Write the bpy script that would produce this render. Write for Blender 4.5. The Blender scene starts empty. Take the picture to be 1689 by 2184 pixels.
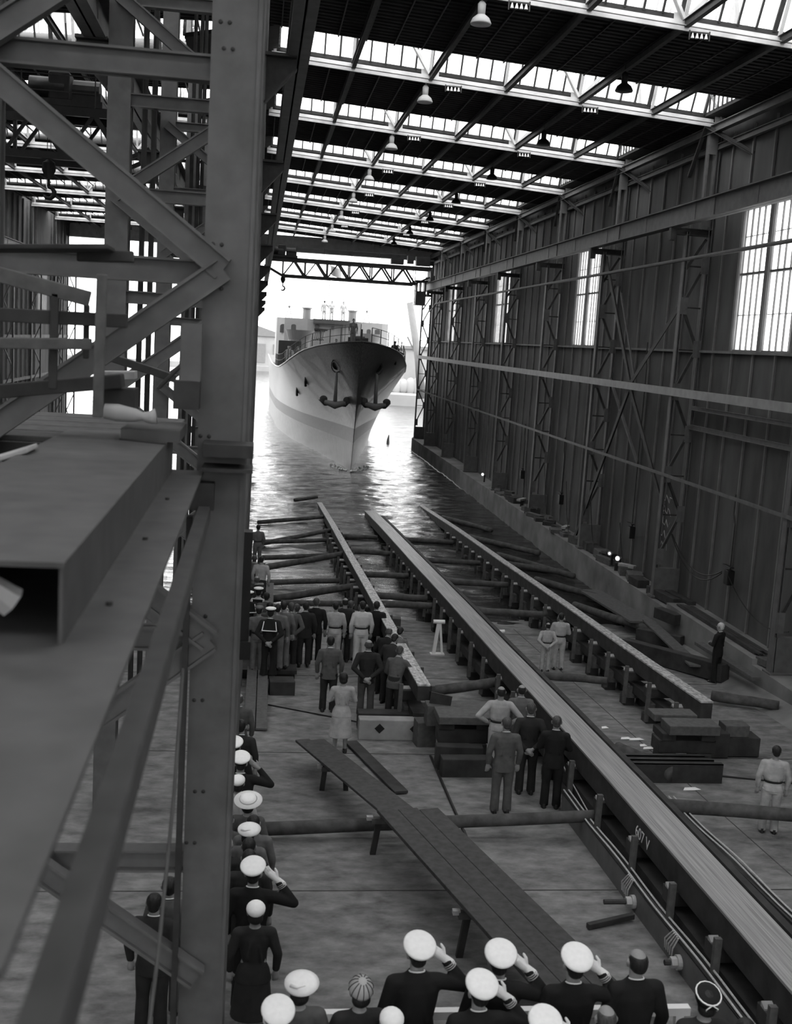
import bpy, math, random
from mathutils import Vector as V, Matrix, noise
random.seed(7)
C = bpy.context.scene
# ---------------------------------------------------------------- camera
CX, CY, F = 844.5, 1092.0, 2400.0
d1 = V((551-CX, 714-CY, F)).normalized()                  # along the shed, towards the harbour
d3 = V((-130-CX, 17100-CY, F)); d3 = (d3 - d3.dot(d1)*d1).normalized()   # down
d2 = d3.cross(d1)
if d2.x < 0: d2 = -d2
M = Matrix((d2, d1, -d3))
cam = bpy.data.cameras.new('camera'); co = bpy.data.objects.new('camera', cam); C.collection.objects.link(co)
r, u, b = M @ V((1,0,0)), -(M @ V((0,1,0))), -(M @ V((0,0,1)))
co.matrix_world = Matrix(((r.x,u.x,b.x,0),(r.y,u.y,b.y,0),(r.z,u.z,b.z,0),(0,0,0,1)))
cam.sensor_width = 36; cam.lens = F/2184*36; cam.clip_end = 2000; cam.clip_start = .05
cam.dof.use_dof = True; cam.dof.focus_distance = 26; cam.dof.aperture_fstop = 2.4
C.camera = co
# ---------------------------------------------------------------- sky, exposure
w = bpy.data.worlds.new('overcast_sky'); C.world = w; w.use_nodes = True
nt = w.node_tree; bg = nt.nodes['Background']
tc = nt.nodes.new('ShaderNodeTexCoord'); sp = nt.nodes.new('ShaderNodeSeparateXYZ'); cr = nt.nodes.new('ShaderNodeValToRGB')
nt.links.new(tc.outputs['Generated'], sp.inputs[0]); nt.links.new(sp.outputs[2], cr.inputs[0]); nt.links.new(cr.outputs[0], bg.inputs[0])
cr.color_ramp.elements[0].position = .0; cr.color_ramp.elements[0].color = (.82,.82,.82,1)
cr.color_ramp.elements[1].position = .5; cr.color_ramp.elements[1].color = (1,1,1,1)
bg.inputs[1].default_value = 4.8
C.view_settings.view_transform = 'Standard'; C.view_settings.look = 'None'
C.view_settings.exposure = 0.0; C.view_settings.gamma = 1; C.view_settings.use_curve_mapping = False
# ---------------------------------------------------------------- measured points -> world points
A0, B0, ZW = 7.2, .0568, -9.3                              # slip floor falls 1:17.6, water level
def ray(px, py): return M @ V((px-CX, py-CY, F))
def onX(px, py, X): q = ray(px, py); return q*(X/q.x)
def onY(px, py, Y): q = ray(px, py); return q*(Y/q.y)
def onZ(px, py, Z): q = ray(px, py); return q*(Z/q.z)
def onF(px, py, h=0): q = ray(px, py); return q*((-A0+h)/(q.z+B0*q.y))
def zf(y): return -(A0+B0*y)
# ---------------------------------------------------------------- materials (all greys: the film is black and white)
MAT = {}
def mat(name, v, rough=.7, metal=0, var=.25, scale=3.0, bump=0.0, stretch=None, spec=.3, coat=0):
    if name in MAT: return MAT[name]
    m = bpy.data.materials.new(name); m.use_nodes = True; n = m.node_tree; p = n.nodes['Principled BSDF']
    p.inputs['Roughness'].default_value = rough; p.inputs['Metallic'].default_value = metal
    p.inputs['Specular IOR Level'].default_value = spec; p.inputs['Coat Weight'].default_value = coat
    if var or bump:
        t = n.nodes.new('ShaderNodeTexCoord'); mp = n.nodes.new('ShaderNodeMapping'); ns = n.nodes.new('ShaderNodeTexNoise')
        n.links.new(t.outputs['Object'], mp.inputs[0]); n.links.new(mp.outputs[0], ns.inputs['Vector'])
        if stretch: mp.inputs['Scale'].default_value = stretch
        ns.inputs['Scale'].default_value = scale; ns.inputs['Detail'].default_value = 5
        c = n.nodes.new('ShaderNodeValToRGB'); n.links.new(ns.outputs['Fac'], c.inputs[0]); n.links.new(c.outputs[0], p.inputs['Base Color'])
        lo, hi = v*(1-var), v*(1+var)
        c.color_ramp.elements[0].position = .3; c.color_ramp.elements[1].position = .7
        c.color_ramp.elements[0].color = (lo,lo,lo,1); c.color_ramp.elements[1].color = (hi,hi,hi,1)
        if bump:
            bn = n.nodes.new('ShaderNodeBump'); bn.inputs['Strength'].default_value = bump; bn.inputs['Distance'].default_value = .02
            n.links.new(ns.outputs['Fac'], bn.inputs['Height']); n.links.new(bn.outputs[0], p.inputs['Normal'])
    else: p.inputs['Base Color'].default_value = (v,v,v,1)
    MAT[name] = m; return m
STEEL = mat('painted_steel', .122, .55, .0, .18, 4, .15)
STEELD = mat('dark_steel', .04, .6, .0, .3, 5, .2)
PALE = mat('pale_steel_paint', .42, .5, 0, .15, 3, .1)
TRUSS = mat('white_truss_paint', .5, .5, 0, .2, 2)
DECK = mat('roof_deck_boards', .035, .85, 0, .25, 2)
PANEL = mat('wall_panel_concrete', .1, .85, 0, .3, 1.2, .2, (1,1,.35))
GIRT = mat('girt_paint', .27, .5, 0, .15, 3, .1)
RIB = mat('panel_cover_strip', .18, .7, 0, .2, 2)
CONC = mat('rough_concrete', .2, .9, 0, .35, .9, .5)
GANG = mat('gangway_boards', .06, .8, 0, .25, 9, .3)
BOXS = mat('foreground_girder_paint', .08, .6, 0, .18, 5, .1)
SLIP = mat('slipway_concrete', .18, .8, 0, .5, 2.3, .9, (1,1.6,1))
SLIP.node_tree.nodes['Noise Texture'].inputs['Detail'].default_value = 12
SLIP.node_tree.nodes['Noise Texture'].inputs['Roughness'].default_value = .62
JOINT = mat('joint_bitumen', .06, .8, 0, .3, 4)
WOOD = mat('weathered_timber', .1, .8, 0, .22, 9, .3, (1,1,1))
WOODD = mat('dark_tarred_timber', .038, .75, 0, .4, 3, .4)
WOODL = mat('pale_timber', .36, .8, 0, .2, 6, .2)
LOG = mat('log_bark', .075, .85, 0, .4, 5, .6)
GREASE = mat('greased_way_top', .42, .5, 0, .6, 7, .6, (2.2,1,1))
SLIDE = mat('polished_way_top', .3, .4, 0, .42, 5, .25, (9,.12,1), .5)
IRON = mat('black_iron', .02, .5, .3, .2, 5)
WHITE = mat('white_enamel', .8, .4, 0, 0)
ROPE = mat('pale_rope', .5, .9, 0, .2, 30)
HULL = mat('ship_hull_paint', .08, .33, 0, .5, 6, 1, (3,3,.05), .35, .12)
BOOT = mat('boot_topping_paint', .022, .4, 0, .3, 3.5, 1, (3,3,.05), .25, .03)
HULLW = mat('underwater_hull_paint', .13, .4, 0, .35, 3.5, 1, (3,3,.05), .25, .05)
SHIP = mat('ship_upperworks_paint', .17, .5, 0, .06, 2)
SHIPD = mat('ship_dark_fittings', .05, .6, 0, .1, 4)
HAZE = mat('haze_toned_quay', .28, .9, 0, .12, .3)  # mist over the far harbour is put into this pale base colour
SKIN = mat('skin', .3, .55, 0, .08, 20)
EYE = mat('eye_dark', .02, .2, 0, 0)
HAIRD = mat('dark_hair', .02, .5, 0, .4, 40, .5, (1,1,.3))
HAIRM = mat('brown_hair', .07, .5, 0, .4, 40, .5, (1,1,.3))
HAIRL = mat('white_hair', .6, .6, 0, .2, 40, .5, (1,1,.3))
CAPW = mat('white_cap_cloth', .92, .8, 0, .03, 30, .1)
BLACKC = mat('navy_black_cloth', .013, .85, 0, .2, 8)
DARKC = mat('dark_suit_cloth', .025, .85, 0, .2, 8)
GREYC = mat('grey_suit_cloth', .1, .9, 0, .15, 12, .2)
MIDC = mat('faded_overall_cloth', .15, .9, 0, .22, 7, .4)
LIGHTC = mat('light_overall_cloth', .42, .9, 0, .2, 7, .4)
WHITEC = mat('white_work_cloth', .6, .9, 0, .12, 7, .4)
GLOVE = mat('white_glove_cloth', .85, .8, 0, .03, 20)
LEATHER = mat('black_shoe_leather', .02, .4, 0, .1, 6)
# glass: rain-frosted panes
GLASS = bpy.data.materials.new('frosted_glass'); GLASS.use_nodes = True
g = GLASS.node_tree; g.nodes.clear()
o_ = g.nodes.new('ShaderNodeOutputMaterial'); mx = g.nodes.new('ShaderNodeMixShader'); tr = g.nodes.new('ShaderNodeBsdfTransparent'); tl = g.nodes.new('ShaderNodeBsdfTranslucent')
nz = g.nodes.new('ShaderNodeTexNoise'); nz.inputs['Scale'].default_value = 1.5; mr = g.nodes.new('ShaderNodeMapRange')
mr.inputs['To Min'].default_value = .15; mr.inputs['To Max'].default_value = .4
tr.inputs[0].default_value = (.95,.95,.95,1); tl.inputs[0].default_value = (.9,.9,.9,1)
g.links.new(nz.outputs[0], mr.inputs[0]); g.links.new(mr.outputs[0], mx.inputs[0]); g.links.new(tr.outputs[0], mx.inputs[1]); g.links.new(tl.outputs[0], mx.inputs[2]); g.links.new(mx.outputs[0], o_.inputs[0])
# water
WATER = bpy.data.materials.new('harbour_water'); WATER.use_nodes = True
n = WATER.node_tree; p = n.nodes['Principled BSDF']; p.inputs['Base Color'].default_value = (.025,.025,.025,1)
p.inputs['Roughness'].default_value = .04; p.inputs['IOR'].default_value = 1.45
t = n.nodes.new('ShaderNodeTexCoord'); a = n.nodes.new('ShaderNodeTexNoise'); b2 = n.nodes.new('ShaderNodeTexNoise')
mp = n.nodes.new('ShaderNodeMapping'); mp.inputs['Scale'].default_value = (.4,1.15,1); n.links.new(t.outputs['Object'], mp.inputs[0])
a.inputs['Scale'].default_value = 2.0; a.inputs['Detail'].default_value = 6; a.inputs['Roughness'].default_value = .62; a.inputs['Distortion'].default_value = .6
n.links.new(mp.outputs[0], a.inputs['Vector'])
bp = n.nodes.new('ShaderNodeBump'); bp.inputs['Strength'].default_value = 1.0; bp.inputs['Distance'].default_value = .07
n.links.new(a.outputs['Fac'], bp.inputs['Height']); n.links.new(bp.outputs[0], p.inputs['Normal'])
n.nodes.remove(b2)
# ---------------------------------------------------------------- mesh helper
class MB:
    def __init__(s): s.v = []; s.f = []
    def add(s, vs, fs):
        k = len(s.v); s.v += [tuple(x) for x in vs]; s.f += [tuple(i+k for i in f) for f in fs]; return s
    def box(s, x0, x1, y0, y1, z0, z1):
        return s.add([(x0,y0,z0),(x1,y0,z0),(x1,y1,z0),(x0,y1,z0),(x0,y0,z1),(x1,y0,z1),(x1,y1,z1),(x0,y1,z1)],
              [(3,2,1,0),(4,5,6,7),(0,1,5,4),(1,2,6,5),(2,3,7,6),(3,0,4,7)])
    def hexa(s, p):                                       # eight corners: bottom four, top four
        return s.add(p, [(3,2,1,0),(4,5,6,7),(0,1,5,4),(1,2,6,5),(2,3,7,6),(3,0,4,7)])
    def bar(s, p0, p1, w, h, up=(0,0,1)):
        p0, p1 = V(p0), V(p1); d = (p1-p0).normalized(); up = V(up)
        if abs(d.dot(up)) > .98: up = V((0,1,0)) if abs(d.y) < .9 else V((1,0,0))
        sd = d.cross(up).normalized()*(w/2); uu = sd.cross(d).normalized()*(h/2)
        return s.hexa([p0-sd-uu, p0+sd-uu, p1+sd-uu, p1-sd-uu, p0-sd+uu, p0+sd+uu, p1+sd+uu, p1-sd+uu])
    def ibeam(s, p0, p1, w, h, t=.02, up=(0,0,1)):
        p0, p1 = V(p0), V(p1); d = (p1-p0).normalized(); U = V(up)
        if abs(d.dot(U)) > .98: U = V((0,1,0)) if abs(d.y) < .9 else V((1,0,0))
        sd = d.cross(U).normalized(); uu = sd.cross(d).normalized()
        s.bar(p0, p1, t, h, up); s.bar(p0+uu*(h/2-t/2), p1+uu*(h/2-t/2), w, t, up); return s.bar(p0-uu*(h/2-t/2), p1-uu*(h/2-t/2), w, t, up)
    def angle(s, p0, p1, w, h, t=.015, up=(0,0,1)):
        p0, p1 = V(p0), V(p1); d = (p1-p0).normalized(); U = V(up)
        if abs(d.dot(U)) > .98: U = V((0,1,0)) if abs(d.y) < .9 else V((1,0,0))
        sd = d.cross(U).normalized(); uu = sd.cross(d).normalized()
        s.bar(p0-uu*(h/2), p1-uu*(h/2), w, t, up); return s.bar(p0-sd*(w/2), p1-sd*(w/2), t, h, up)
    def tube(s, pts, r, n=10, cap=True):
        pts = [V(q) for q in pts]; rs = r if isinstance(r, (list, tuple)) else [r]*len(pts)
        k = len(s.v); prev = None
        for i, q in enumerate(pts):
            d = (pts[min(i+1, len(pts)-1)]-pts[max(i-1, 0)]).normalized()
            if prev is None:
                a = V((0,0,1)) if abs(d.z) < .9 else V((1,0,0)); x = d.cross(a).normalized()
            else: x = (prev - d*prev.dot(d)).normalized()
            prev = x; y = d.cross(x)
            for j in range(n):
                t = 2*math.pi*j/n; s.v.append(tuple(q + (x*math.cos(t)+y*math.sin(t))*rs[i]))
        for i in range(len(pts)-1):
            for j in range(n):
                a, b = k+i*n+j, k+i*n+(j+1)%n; s.f.append((a, b, b+n, a+n))
        if cap: s.f.append(tuple(k+j for j in reversed(range(n)))); s.f.append(tuple(k+(len(pts)-1)*n+j for j in range(n)))
        return s
    def limb(s, pts, rs, n=12):                           # tube with rounded ends
        pts = [V(q) for q in pts]; a = (pts[0]-pts[1]).normalized(); b = (pts[-1]-pts[-2]).normalized()
        P = [pts[0]+a*rs[0]*.95, pts[0]+a*rs[0]*.6] + pts + [pts[-1]+b*rs[-1]*.6, pts[-1]+b*rs[-1]*.95]
        R = [rs[0]*.3, rs[0]*.8] + list(rs) + [rs[-1]*.8, rs[-1]*.3]
        return s.tube(P, R, n)
    def loft(s, rings, n=20):                             # horizontal ellipses (x, y, z, rx, ry)
        k = len(s.v)
        for (x, y, z, rx, ry) in rings:
            for j in range(n):
                t = 2*math.pi*j/n; s.v.append((x+rx*math.cos(t), y+ry*math.sin(t), z))
        for i in range(len(rings)-1):
            for j in range(n):
                a, b = k+i*n+j, k+i*n+(j+1)%n; s.f.append((a, b, b+n, a+n))
        s.f.append(tuple(k+j for j in reversed(range(n)))); s.f.append(tuple(k+(len(rings)-1)*n+j for j in range(n)))
        return s
    def ball(s, c, rx, ry=None, rz=None, n=14, m=9):
        ry = ry or rx; rz = rz or rx
        return s.loft([(c[0], c[1], c[2]-rz*math.cos(math.pi*(i+.15)/(m-.7)), rx*math.sin(math.pi*(i+.15)/(m-.7)), ry*math.sin(math.pi*(i+.15)/(m-.7))) for i in range(m)], n)
    def prism(s, poly, axis, a0, a1):                     # polygon in the plane across axis
        k = len(poly)
        def pt(q, t): return {0: (t, q[0], q[1]), 1: (q[0], t, q[1]), 2: (q[0], q[1], t)}[axis]
        vs = [pt(q, a0) for q in poly]+[pt(q, a1) for q in poly]
        return s.add(vs, [tuple(range(k))[::-1], tuple(range(k, 2*k))]+[(i, (i+1)%k, (i+1)%k+k, i+k) for i in range(k)])
    def mesh(s, name, m, smooth=False):
        me = bpy.data.meshes.new(name); me.from_pydata(s.v, [], s.f); me.validate(); me.update()
        import bmesh
        bm = bmesh.new(); bm.from_mesh(me); bmesh.ops.recalc_face_normals(bm, faces=bm.faces); bm.to_mesh(me); bm.free()
        if m: me.materials.append(m)
        if smooth: me.polygons.foreach_set('use_smooth', [True]*len(me.polygons))
        return me
KIDS = {}
def link(name, me, parent=None):
    o = bpy.data.objects.new(name, me); C.collection.objects.link(o)
    if parent is not None:
        KIDS.setdefault(parent.name, []).append(o)
        o.parent = parent; o.matrix_parent_inverse = Matrix.Translation(-parent.location) if parent.type == 'EMPTY' else Matrix()
    return o
def part(name, mb, m, parent, smooth=False, bev=0):
    o = link(name, mb.mesh(name, m, smooth), parent)
    if bev: bv = o.modifiers.new('bevel', 'BEVEL'); bv.width = bev; bv.segments = 2; bv.limit_method = 'ANGLE'
    return o
def tag(o, label, cat, group=None):
    o['label'] = label; o['category'] = cat
    if group: o['group'] = group
    return o
def thing(name, label, cat, loc=(0,0,0), group=None):
    o = bpy.data.objects.new(name, None); C.collection.objects.link(o); o.location = loc; o.empty_display_size = .2
    return tag(o, label, cat, group)
def solo(name, mb, m, label, cat, group=None, smooth=False, bev=0): return tag(part(name, mb, m, None, smooth, bev), label, cat, group)
def struct(name, mb, m, smooth=False):
    o = part(name, mb, m, None, smooth); o['kind'] = 'structure'; return o
def copy_tree(o, parent=None):
    c = o.copy(); C.collection.objects.link(c)
    if parent is not None: c.parent = parent; c.matrix_parent_inverse = o.matrix_parent_inverse
    for ch in list(KIDS.get(o.name, [])): copy_tree(ch, c)
    return c
ORD = ['nearest','second','third','fourth','fifth','sixth','seventh','eighth','ninth','tenth','eleventh','twelfth','thirteenth','fourteenth','fifteenth','sixteenth','seventeenth','eighteenth','nineteenth','twentieth','twenty-first','twenty-second','twenty-third','twenty-fourth','twenty-fifth','twenty-sixth','twenty-seventh','twenty-eighth','twenty-ninth','thirtieth']
YK = [9.4+9.1*k for k in range(10)]                       # column lines: 9.4 ... 91.3
def zc(x): return 8.55-.06*x if x > -.05 else 7.95                      # height of the truss bottom chords
# ================================================================ SHED STRUCTURE
# slip floor, foundation, walls
m_ = MB()
m_.hexa([(-15.88,-27.9,zf(-28)-.6),(13.05,-27.9,zf(-28)-.6),(13.05,75,zf(75)-.6),(-15.88,75,zf(75)-.6),(-15.88,-27.9,zf(-28)),(13.05,-27.9,zf(-28)),(13.05,75,zf(75)),(-15.88,75,zf(75))])
fl = struct('floor', m_, SLIP)
# joints in the slab: real narrow strips of bitumen
J = MB()
for y in (9.0, 15.6, 22.2, 28.8, 35.0): J.bar((-15.8,y,zf(y)+.002), (13,y+.05,zf(y)+.002), .022, .012, (0,0,1))
for x in (8.9,):
    J.bar((x,-5,zf(-5)+.002), (x,36,zf(36)+.002), .02, .012)
solo('expansion_joint', J, JOINT, 'dark bitumen joints crossing the concrete slipway floor', 'floor joint')
# concrete foundation wall with steps and sloping toe
m_ = MB()
m_.box(13.76,15.4,35,98,-13,-8.15); m_.box(13.76,15.4,28.4,35,-13,-7.94); m_.box(13.76,15.4,-28,28.4,-13,-8.1)
m_.hexa([(13.0,-6,zf(-6)-.3),(13.8,-6,zf(-6)-.3),(13.8,98,-13),(13.0,98,-13.3),(13.03,-6,zf(-6)+.02),(13.8,-6,zf(-6)+.28),(13.8,98,-12.6),(13.03,98,-12.9)])
struct('wall_foundation', m_, CONC)
# right wall: panels with window openings, ribs in front
WINS = [(30.2,34.3), (48.9,52.6), (66.9,70.9), (85.2,88.8)]
m_ = MB(); y = -28.0
for (a, b) in WINS:
    m_.box(14.8,15.05,y,a,-8.3,8.3); m_.box(14.8,15.05,a,b,-8.3,.38); m_.box(14.8,15.05,a,b,4.75,8.3); y = b
m_.box(14.8,15.05,y,98,-8.3,8.3)
struct('wall_right', m_, PANEL)
m_ = MB()
for k in range(68):
    y = -5.3+1.5167*k
    if y > 97.5: break
    inw = any(a-.05 < y < b+.05 for a, b in WINS)
    for (z0, z1) in (((-8.0,.38), (4.75,7.3)) if inw else ((-8.0,7.3),)): m_.box(14.74,14.82,y-.015,y+.015,z0,z1); m_.box(14.73,14.74,y-.04,y+.04,z0,z1)
m_.box(14.66,14.8,-6,98,.3,.38)
struct('trim_1', m_, RIB)
for i, (a, b) in enumerate(WINS):
    z0, z1 = .4, 4.75; mid = (a+b)/2
    gl = MB().box(14.9,14.905,a,b,z0,z1); wdw = struct('window_%d' % (i+1), gl, GLASS)
    fr = MB()
    for y, w_ in ((a,.12),(mid-.02,.16),(b,.12)): fr.tube([(14.78,y,z0-.05),(14.78,y,z1+.1)], w_/1.6, 10)
    for z in (z0, z0+2.35, z1): fr.box(14.8,14.92,a,b,z-.035,z+.035)
    for (c0, c1) in ((a,mid),(mid,b)):
        for j in range(1, 5): y = c0+(c1-c0)*j/5; fr.box(14.86,14.93,y-.02,y+.02,z0,z1)
    for z in (z0+1.1, z0+3.5): fr.box(14.88,14.92,a,b,z-.008,z+.008)
    part('window_frame', fr, RIB, wdw)
# left wall of the far bay (only its harbour end shows)
LW = [(66.9,70.9), (85.2,88.8)]
m_ = MB(); y = 50.0
for (a, b) in LW:
    m_.box(-16.15,-15.9,y,a,-9.6,8.9); m_.box(-16.15,-15.9,a,b,-9.6,.4); m_.box(-16.15,-15.9,a,b,4.6,8.9); y = b
m_.box(-16.15,-15.9,y,98,-9.6,8.9); m_.box(-16.15,-15.9,-28,50,-9.6,8.9)
struct('wall_left', m_, PANEL)
m_ = MB()
for k in range(33):
    y = 50.6+1.5167*k
    if y > 97.5 or any(a-.05 < y < b+.05 for a, b in LW): continue
    m_.box(-15.9,-15.78,y-.04,y+.04,-8.6,8)
m_.box(-15.9,-15.75,50,98,-1.2,-.95); m_.box(-15.9,-15.75,50,98,.3,.4); m_.box(-15.9,-15.75,50,98,-4,-3.8)
struct('trim_2', m_, RIB)
for i, (a, b) in enumerate(LW):
    wdw = struct('window_%d' % (i+5), MB().box(-16.0,-15.995,a,b,.4,4.6), GLASS)
    fr = MB()
    for j in range(11): y = a+(b-a)*j/10; fr.box(-15.98,-15.9,y-.02,y+.02,.4,4.6)
    fr.box(-15.98,-15.88,a,b,2.6,2.68); part('window_frame', fr, RIB, wdw)
m_ = MB().box(-16.2,15.1,-28.3,-28,-8.5,-2).box(-16.2,15.1,-28.3,-28,7,9)
for j in range(8): m_.box(-16.2+4.3*j,-15.2+4.3*j,-28.3,-28,-2,7)
struct('wall_rear', m_, PANEL)
rw = struct('window_9', MB().box(-16.2,15.1,-28.15,-28.14,-2,7), GLASS)  # unseen glazing added behind the camera to light the column fronts
# ---- roof: flat dark decks at chord level, a glazed lantern in front of every truss line
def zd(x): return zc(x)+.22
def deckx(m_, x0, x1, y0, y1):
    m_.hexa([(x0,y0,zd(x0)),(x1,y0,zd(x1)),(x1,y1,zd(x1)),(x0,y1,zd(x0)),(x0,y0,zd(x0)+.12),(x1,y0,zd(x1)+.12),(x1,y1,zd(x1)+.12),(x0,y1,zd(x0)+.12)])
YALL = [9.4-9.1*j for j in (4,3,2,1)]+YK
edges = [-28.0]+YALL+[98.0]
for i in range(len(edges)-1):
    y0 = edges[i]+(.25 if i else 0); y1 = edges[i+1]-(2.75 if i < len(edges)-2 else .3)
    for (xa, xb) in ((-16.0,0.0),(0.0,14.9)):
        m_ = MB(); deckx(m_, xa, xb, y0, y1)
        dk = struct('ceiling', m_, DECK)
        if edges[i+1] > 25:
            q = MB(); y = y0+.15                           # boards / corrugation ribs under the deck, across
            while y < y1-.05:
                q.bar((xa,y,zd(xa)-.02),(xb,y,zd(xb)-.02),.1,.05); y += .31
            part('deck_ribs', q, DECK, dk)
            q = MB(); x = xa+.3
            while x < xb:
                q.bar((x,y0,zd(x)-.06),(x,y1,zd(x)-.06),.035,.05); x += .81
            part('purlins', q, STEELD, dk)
NX = [.15+2.43*i for i in range(6)]+[14.6]
for k, y in enumerate(YALL, -4):                           # lanterns
    for side, (xa, xb) in enumerate(((-15.9,-2.4),(.25,14.2))):
        ap = y-1.45; H = 3.2
        m_ = MB()
        def lp(x, yy, hh): return (x, yy, zc(x)+.3+hh)
        m_.add([lp(xa,y+.28,0),lp(xb,y+.28,0),lp(xb,ap,H),lp(xa,ap,H)],[(0,1,2,3)])
        m_.add([lp(xa,y-2.75,0),lp(xb,y-2.75,0),lp(xb,ap,H),lp(xa,ap,H)],[(0,1,2,3)])
        for x in (xa, xb): m_.add([lp(x,y-2.75,0),lp(x,y+.28,0),lp(x,ap,H)],[(0,1,2)])
        ln = bpy.data.objects.new('window_%d' % (20+2*k+side), m_.mesh('skylight', GLASS)); C.collection.objects.link(ln); ln['kind'] = 'structure'
        if k < 2: continue
        fr = MB(); n_ = int((xb-xa)/.465)
        for j in range(n_+1):
            x = xa+(xb-xa)*j/n_; tk = .12 if j % 5 == 0 else .05
            fr.bar(lp(x,y+.26,0), lp(x,ap,H-.02), tk, .06)
        fr.bar(lp(xa,ap,H), lp(xb,ap,H), .12, .12)
        for x in (xa+.02, xb-.02):
            for j in range(9):
                yy = y-2.6+2.8*j/8; hh = H*(1-abs(yy-ap)/(1.35 if yy < ap else 1.75)); 
                if hh > .1: fr.bar(lp(x,yy,0), lp(x,yy,hh), .05, .04)
            fr.bar(lp(x,y+.26,0), lp(x,ap,H), .09, .12); fr.bar(lp(x,y-2.7,0), lp(x,ap,H), .09, .12)
        part('glazing_bars', fr, STEELD, ln)
        q = MB()                                           # curb around the opening and roof beside the lantern
        fr = MB()
    m_ = MB()                                              # solid roof strips between and outside the lanterns
    for (xa, xb) in ((-2.4,.25),(14.2,14.95),(-16.1,-15.9)): deckx(m_, xa, xb, y-2.75, y+.25)
    struct('ceiling', m_, DECK)
# trusses: double-angle bottom chord, V web members leaning back with the glazing
def truss(k, y, side):
    xa, xb = ((.05,14.4),(-15.8,-2.3))[side]
    t = thing('roof_truss', '%s white lattice roof truss over the %s' % (ORD[k-2].replace('nearest','front'), ('launching berth','neighbouring berth on the left')[side]), 'truss', (xa,y,zc(xa)), 'roof trusses over the %s' % ('berth','next bay')[side])
    m_ = MB()
    for dy in (-.11,.11): m_.angle((xa,y+dy,zc(xa)+.06),(xb,y+dy,zc(xb)+.06),.13,.13,.02)
    m_.bar((xa,y-.17,zc(xa)-.1),(xb,y-.17,zc(xb)-.1),.06,.1)
    part('bottom_chord', m_, TRUSS, t)
    nodes = [x for x in ([.15+2.43*i for i in range(7)] if side == 0 else [-15.6+2.43*i for i in range(6)])]
    m_ = MB()
    for i, x in enumerate(nodes):
        base = (x,y,zc(x)+.1)
        if i % 2 == 0 and 0 < i:
            for dx in (-2.43,2.43):
                if xa-.3 < x+dx < xb+.3:
                    part('diagonal', MB().bar((x,y-.05,zc(x)+.12),(x+dx,y-1.35,zc(x+dx)+3.1),.045,.09).bar((x,y+.05,zc(x)+.12),(x+dx,y-1.25,zc(x+dx)+3.1),.045,.09), TRUSS, t)
            part('gusset_plate', MB().bar((x-.28,y-.02,zc(x)+.15),(x+.28,y-.02,zc(x)+.15),.02,.3), TRUSS, t)
        part('vertical_strut', MB().bar(base,(x,y-1.3,zc(x)+3.1),.09,.05), TRUSS, t)
    m_ = MB().angle((xa,y-1.35,zc(xa)+3.15),(xb,y-1.35,zc(xb)+3.15),.12,.12,.02); part('top_chord', m_, TRUSS, t)
for k in range(2, 10):
    truss(k, YK[k], 0); truss(k, YK[k], 1)
# longitudinal ties along the shed at the truss nodes
for i, x in enumerate([.15+2.43*j for j in range(1,6)]):
    m_ = MB().ibeam((x,17,zc(x)+.03),(x,97,zc(x)+.03),.13,.2,.015)
    solo('roof_tie', m_, STEELD, '%s dark steel roof tie from the left side of the berth, running lengthwise' % ['first','second','third','fourth','fifth'][i], 'roof beam', 'lengthwise roof ties over the berth')
for i, x in enumerate([-13.2,-10.7,-8.3,-5.9]):
    m_ = MB().ibeam((x,17,zc(x)+.03),(x,97,zc(x)+.03),.12,.18,.015)
    solo('roof_tie', m_, STEELD, '%s steel roof tie from the far left, above the neighbouring bay' % ['first','second','third','fourth'][i], 'roof beam', 'lengthwise roof ties over the next bay')
m_ = MB(); m_.ibeam((14.35,-6,7.45),(14.35,98,7.45),.2,.26,.02)
solo('eaves_beam', m_, STEEL, 'upper light steel eaves beam along the top of the right wall', 'eaves beam')
m_ = MB(); m_.ibeam((14.65,-6,6.95),(14.65,98,6.95),.14,.2,.02)
solo('eaves_beam', m_, STEEL, 'lower eaves rail fixed against the right wall panels', 'eaves beam')
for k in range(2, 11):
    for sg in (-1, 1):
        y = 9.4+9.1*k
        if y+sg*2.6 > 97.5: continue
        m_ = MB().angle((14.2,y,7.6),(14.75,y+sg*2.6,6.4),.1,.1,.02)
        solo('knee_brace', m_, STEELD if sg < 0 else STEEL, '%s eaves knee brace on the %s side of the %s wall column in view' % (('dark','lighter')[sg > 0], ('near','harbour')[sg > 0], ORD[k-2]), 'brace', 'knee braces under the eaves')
# end fascia over the harbour opening
m_ = MB(); m_.box(-16,15,97.5,97.8,7.12,8.4)
for j in range(14): m_.box(-15.9+2.3*j,-15.8+2.3*j,97.42,97.5,7.12,8.4)
m_.box(-16,15,97.3,97.95,7.08,7.18)
struct('trim_3', m_, TRUSS)
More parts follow.
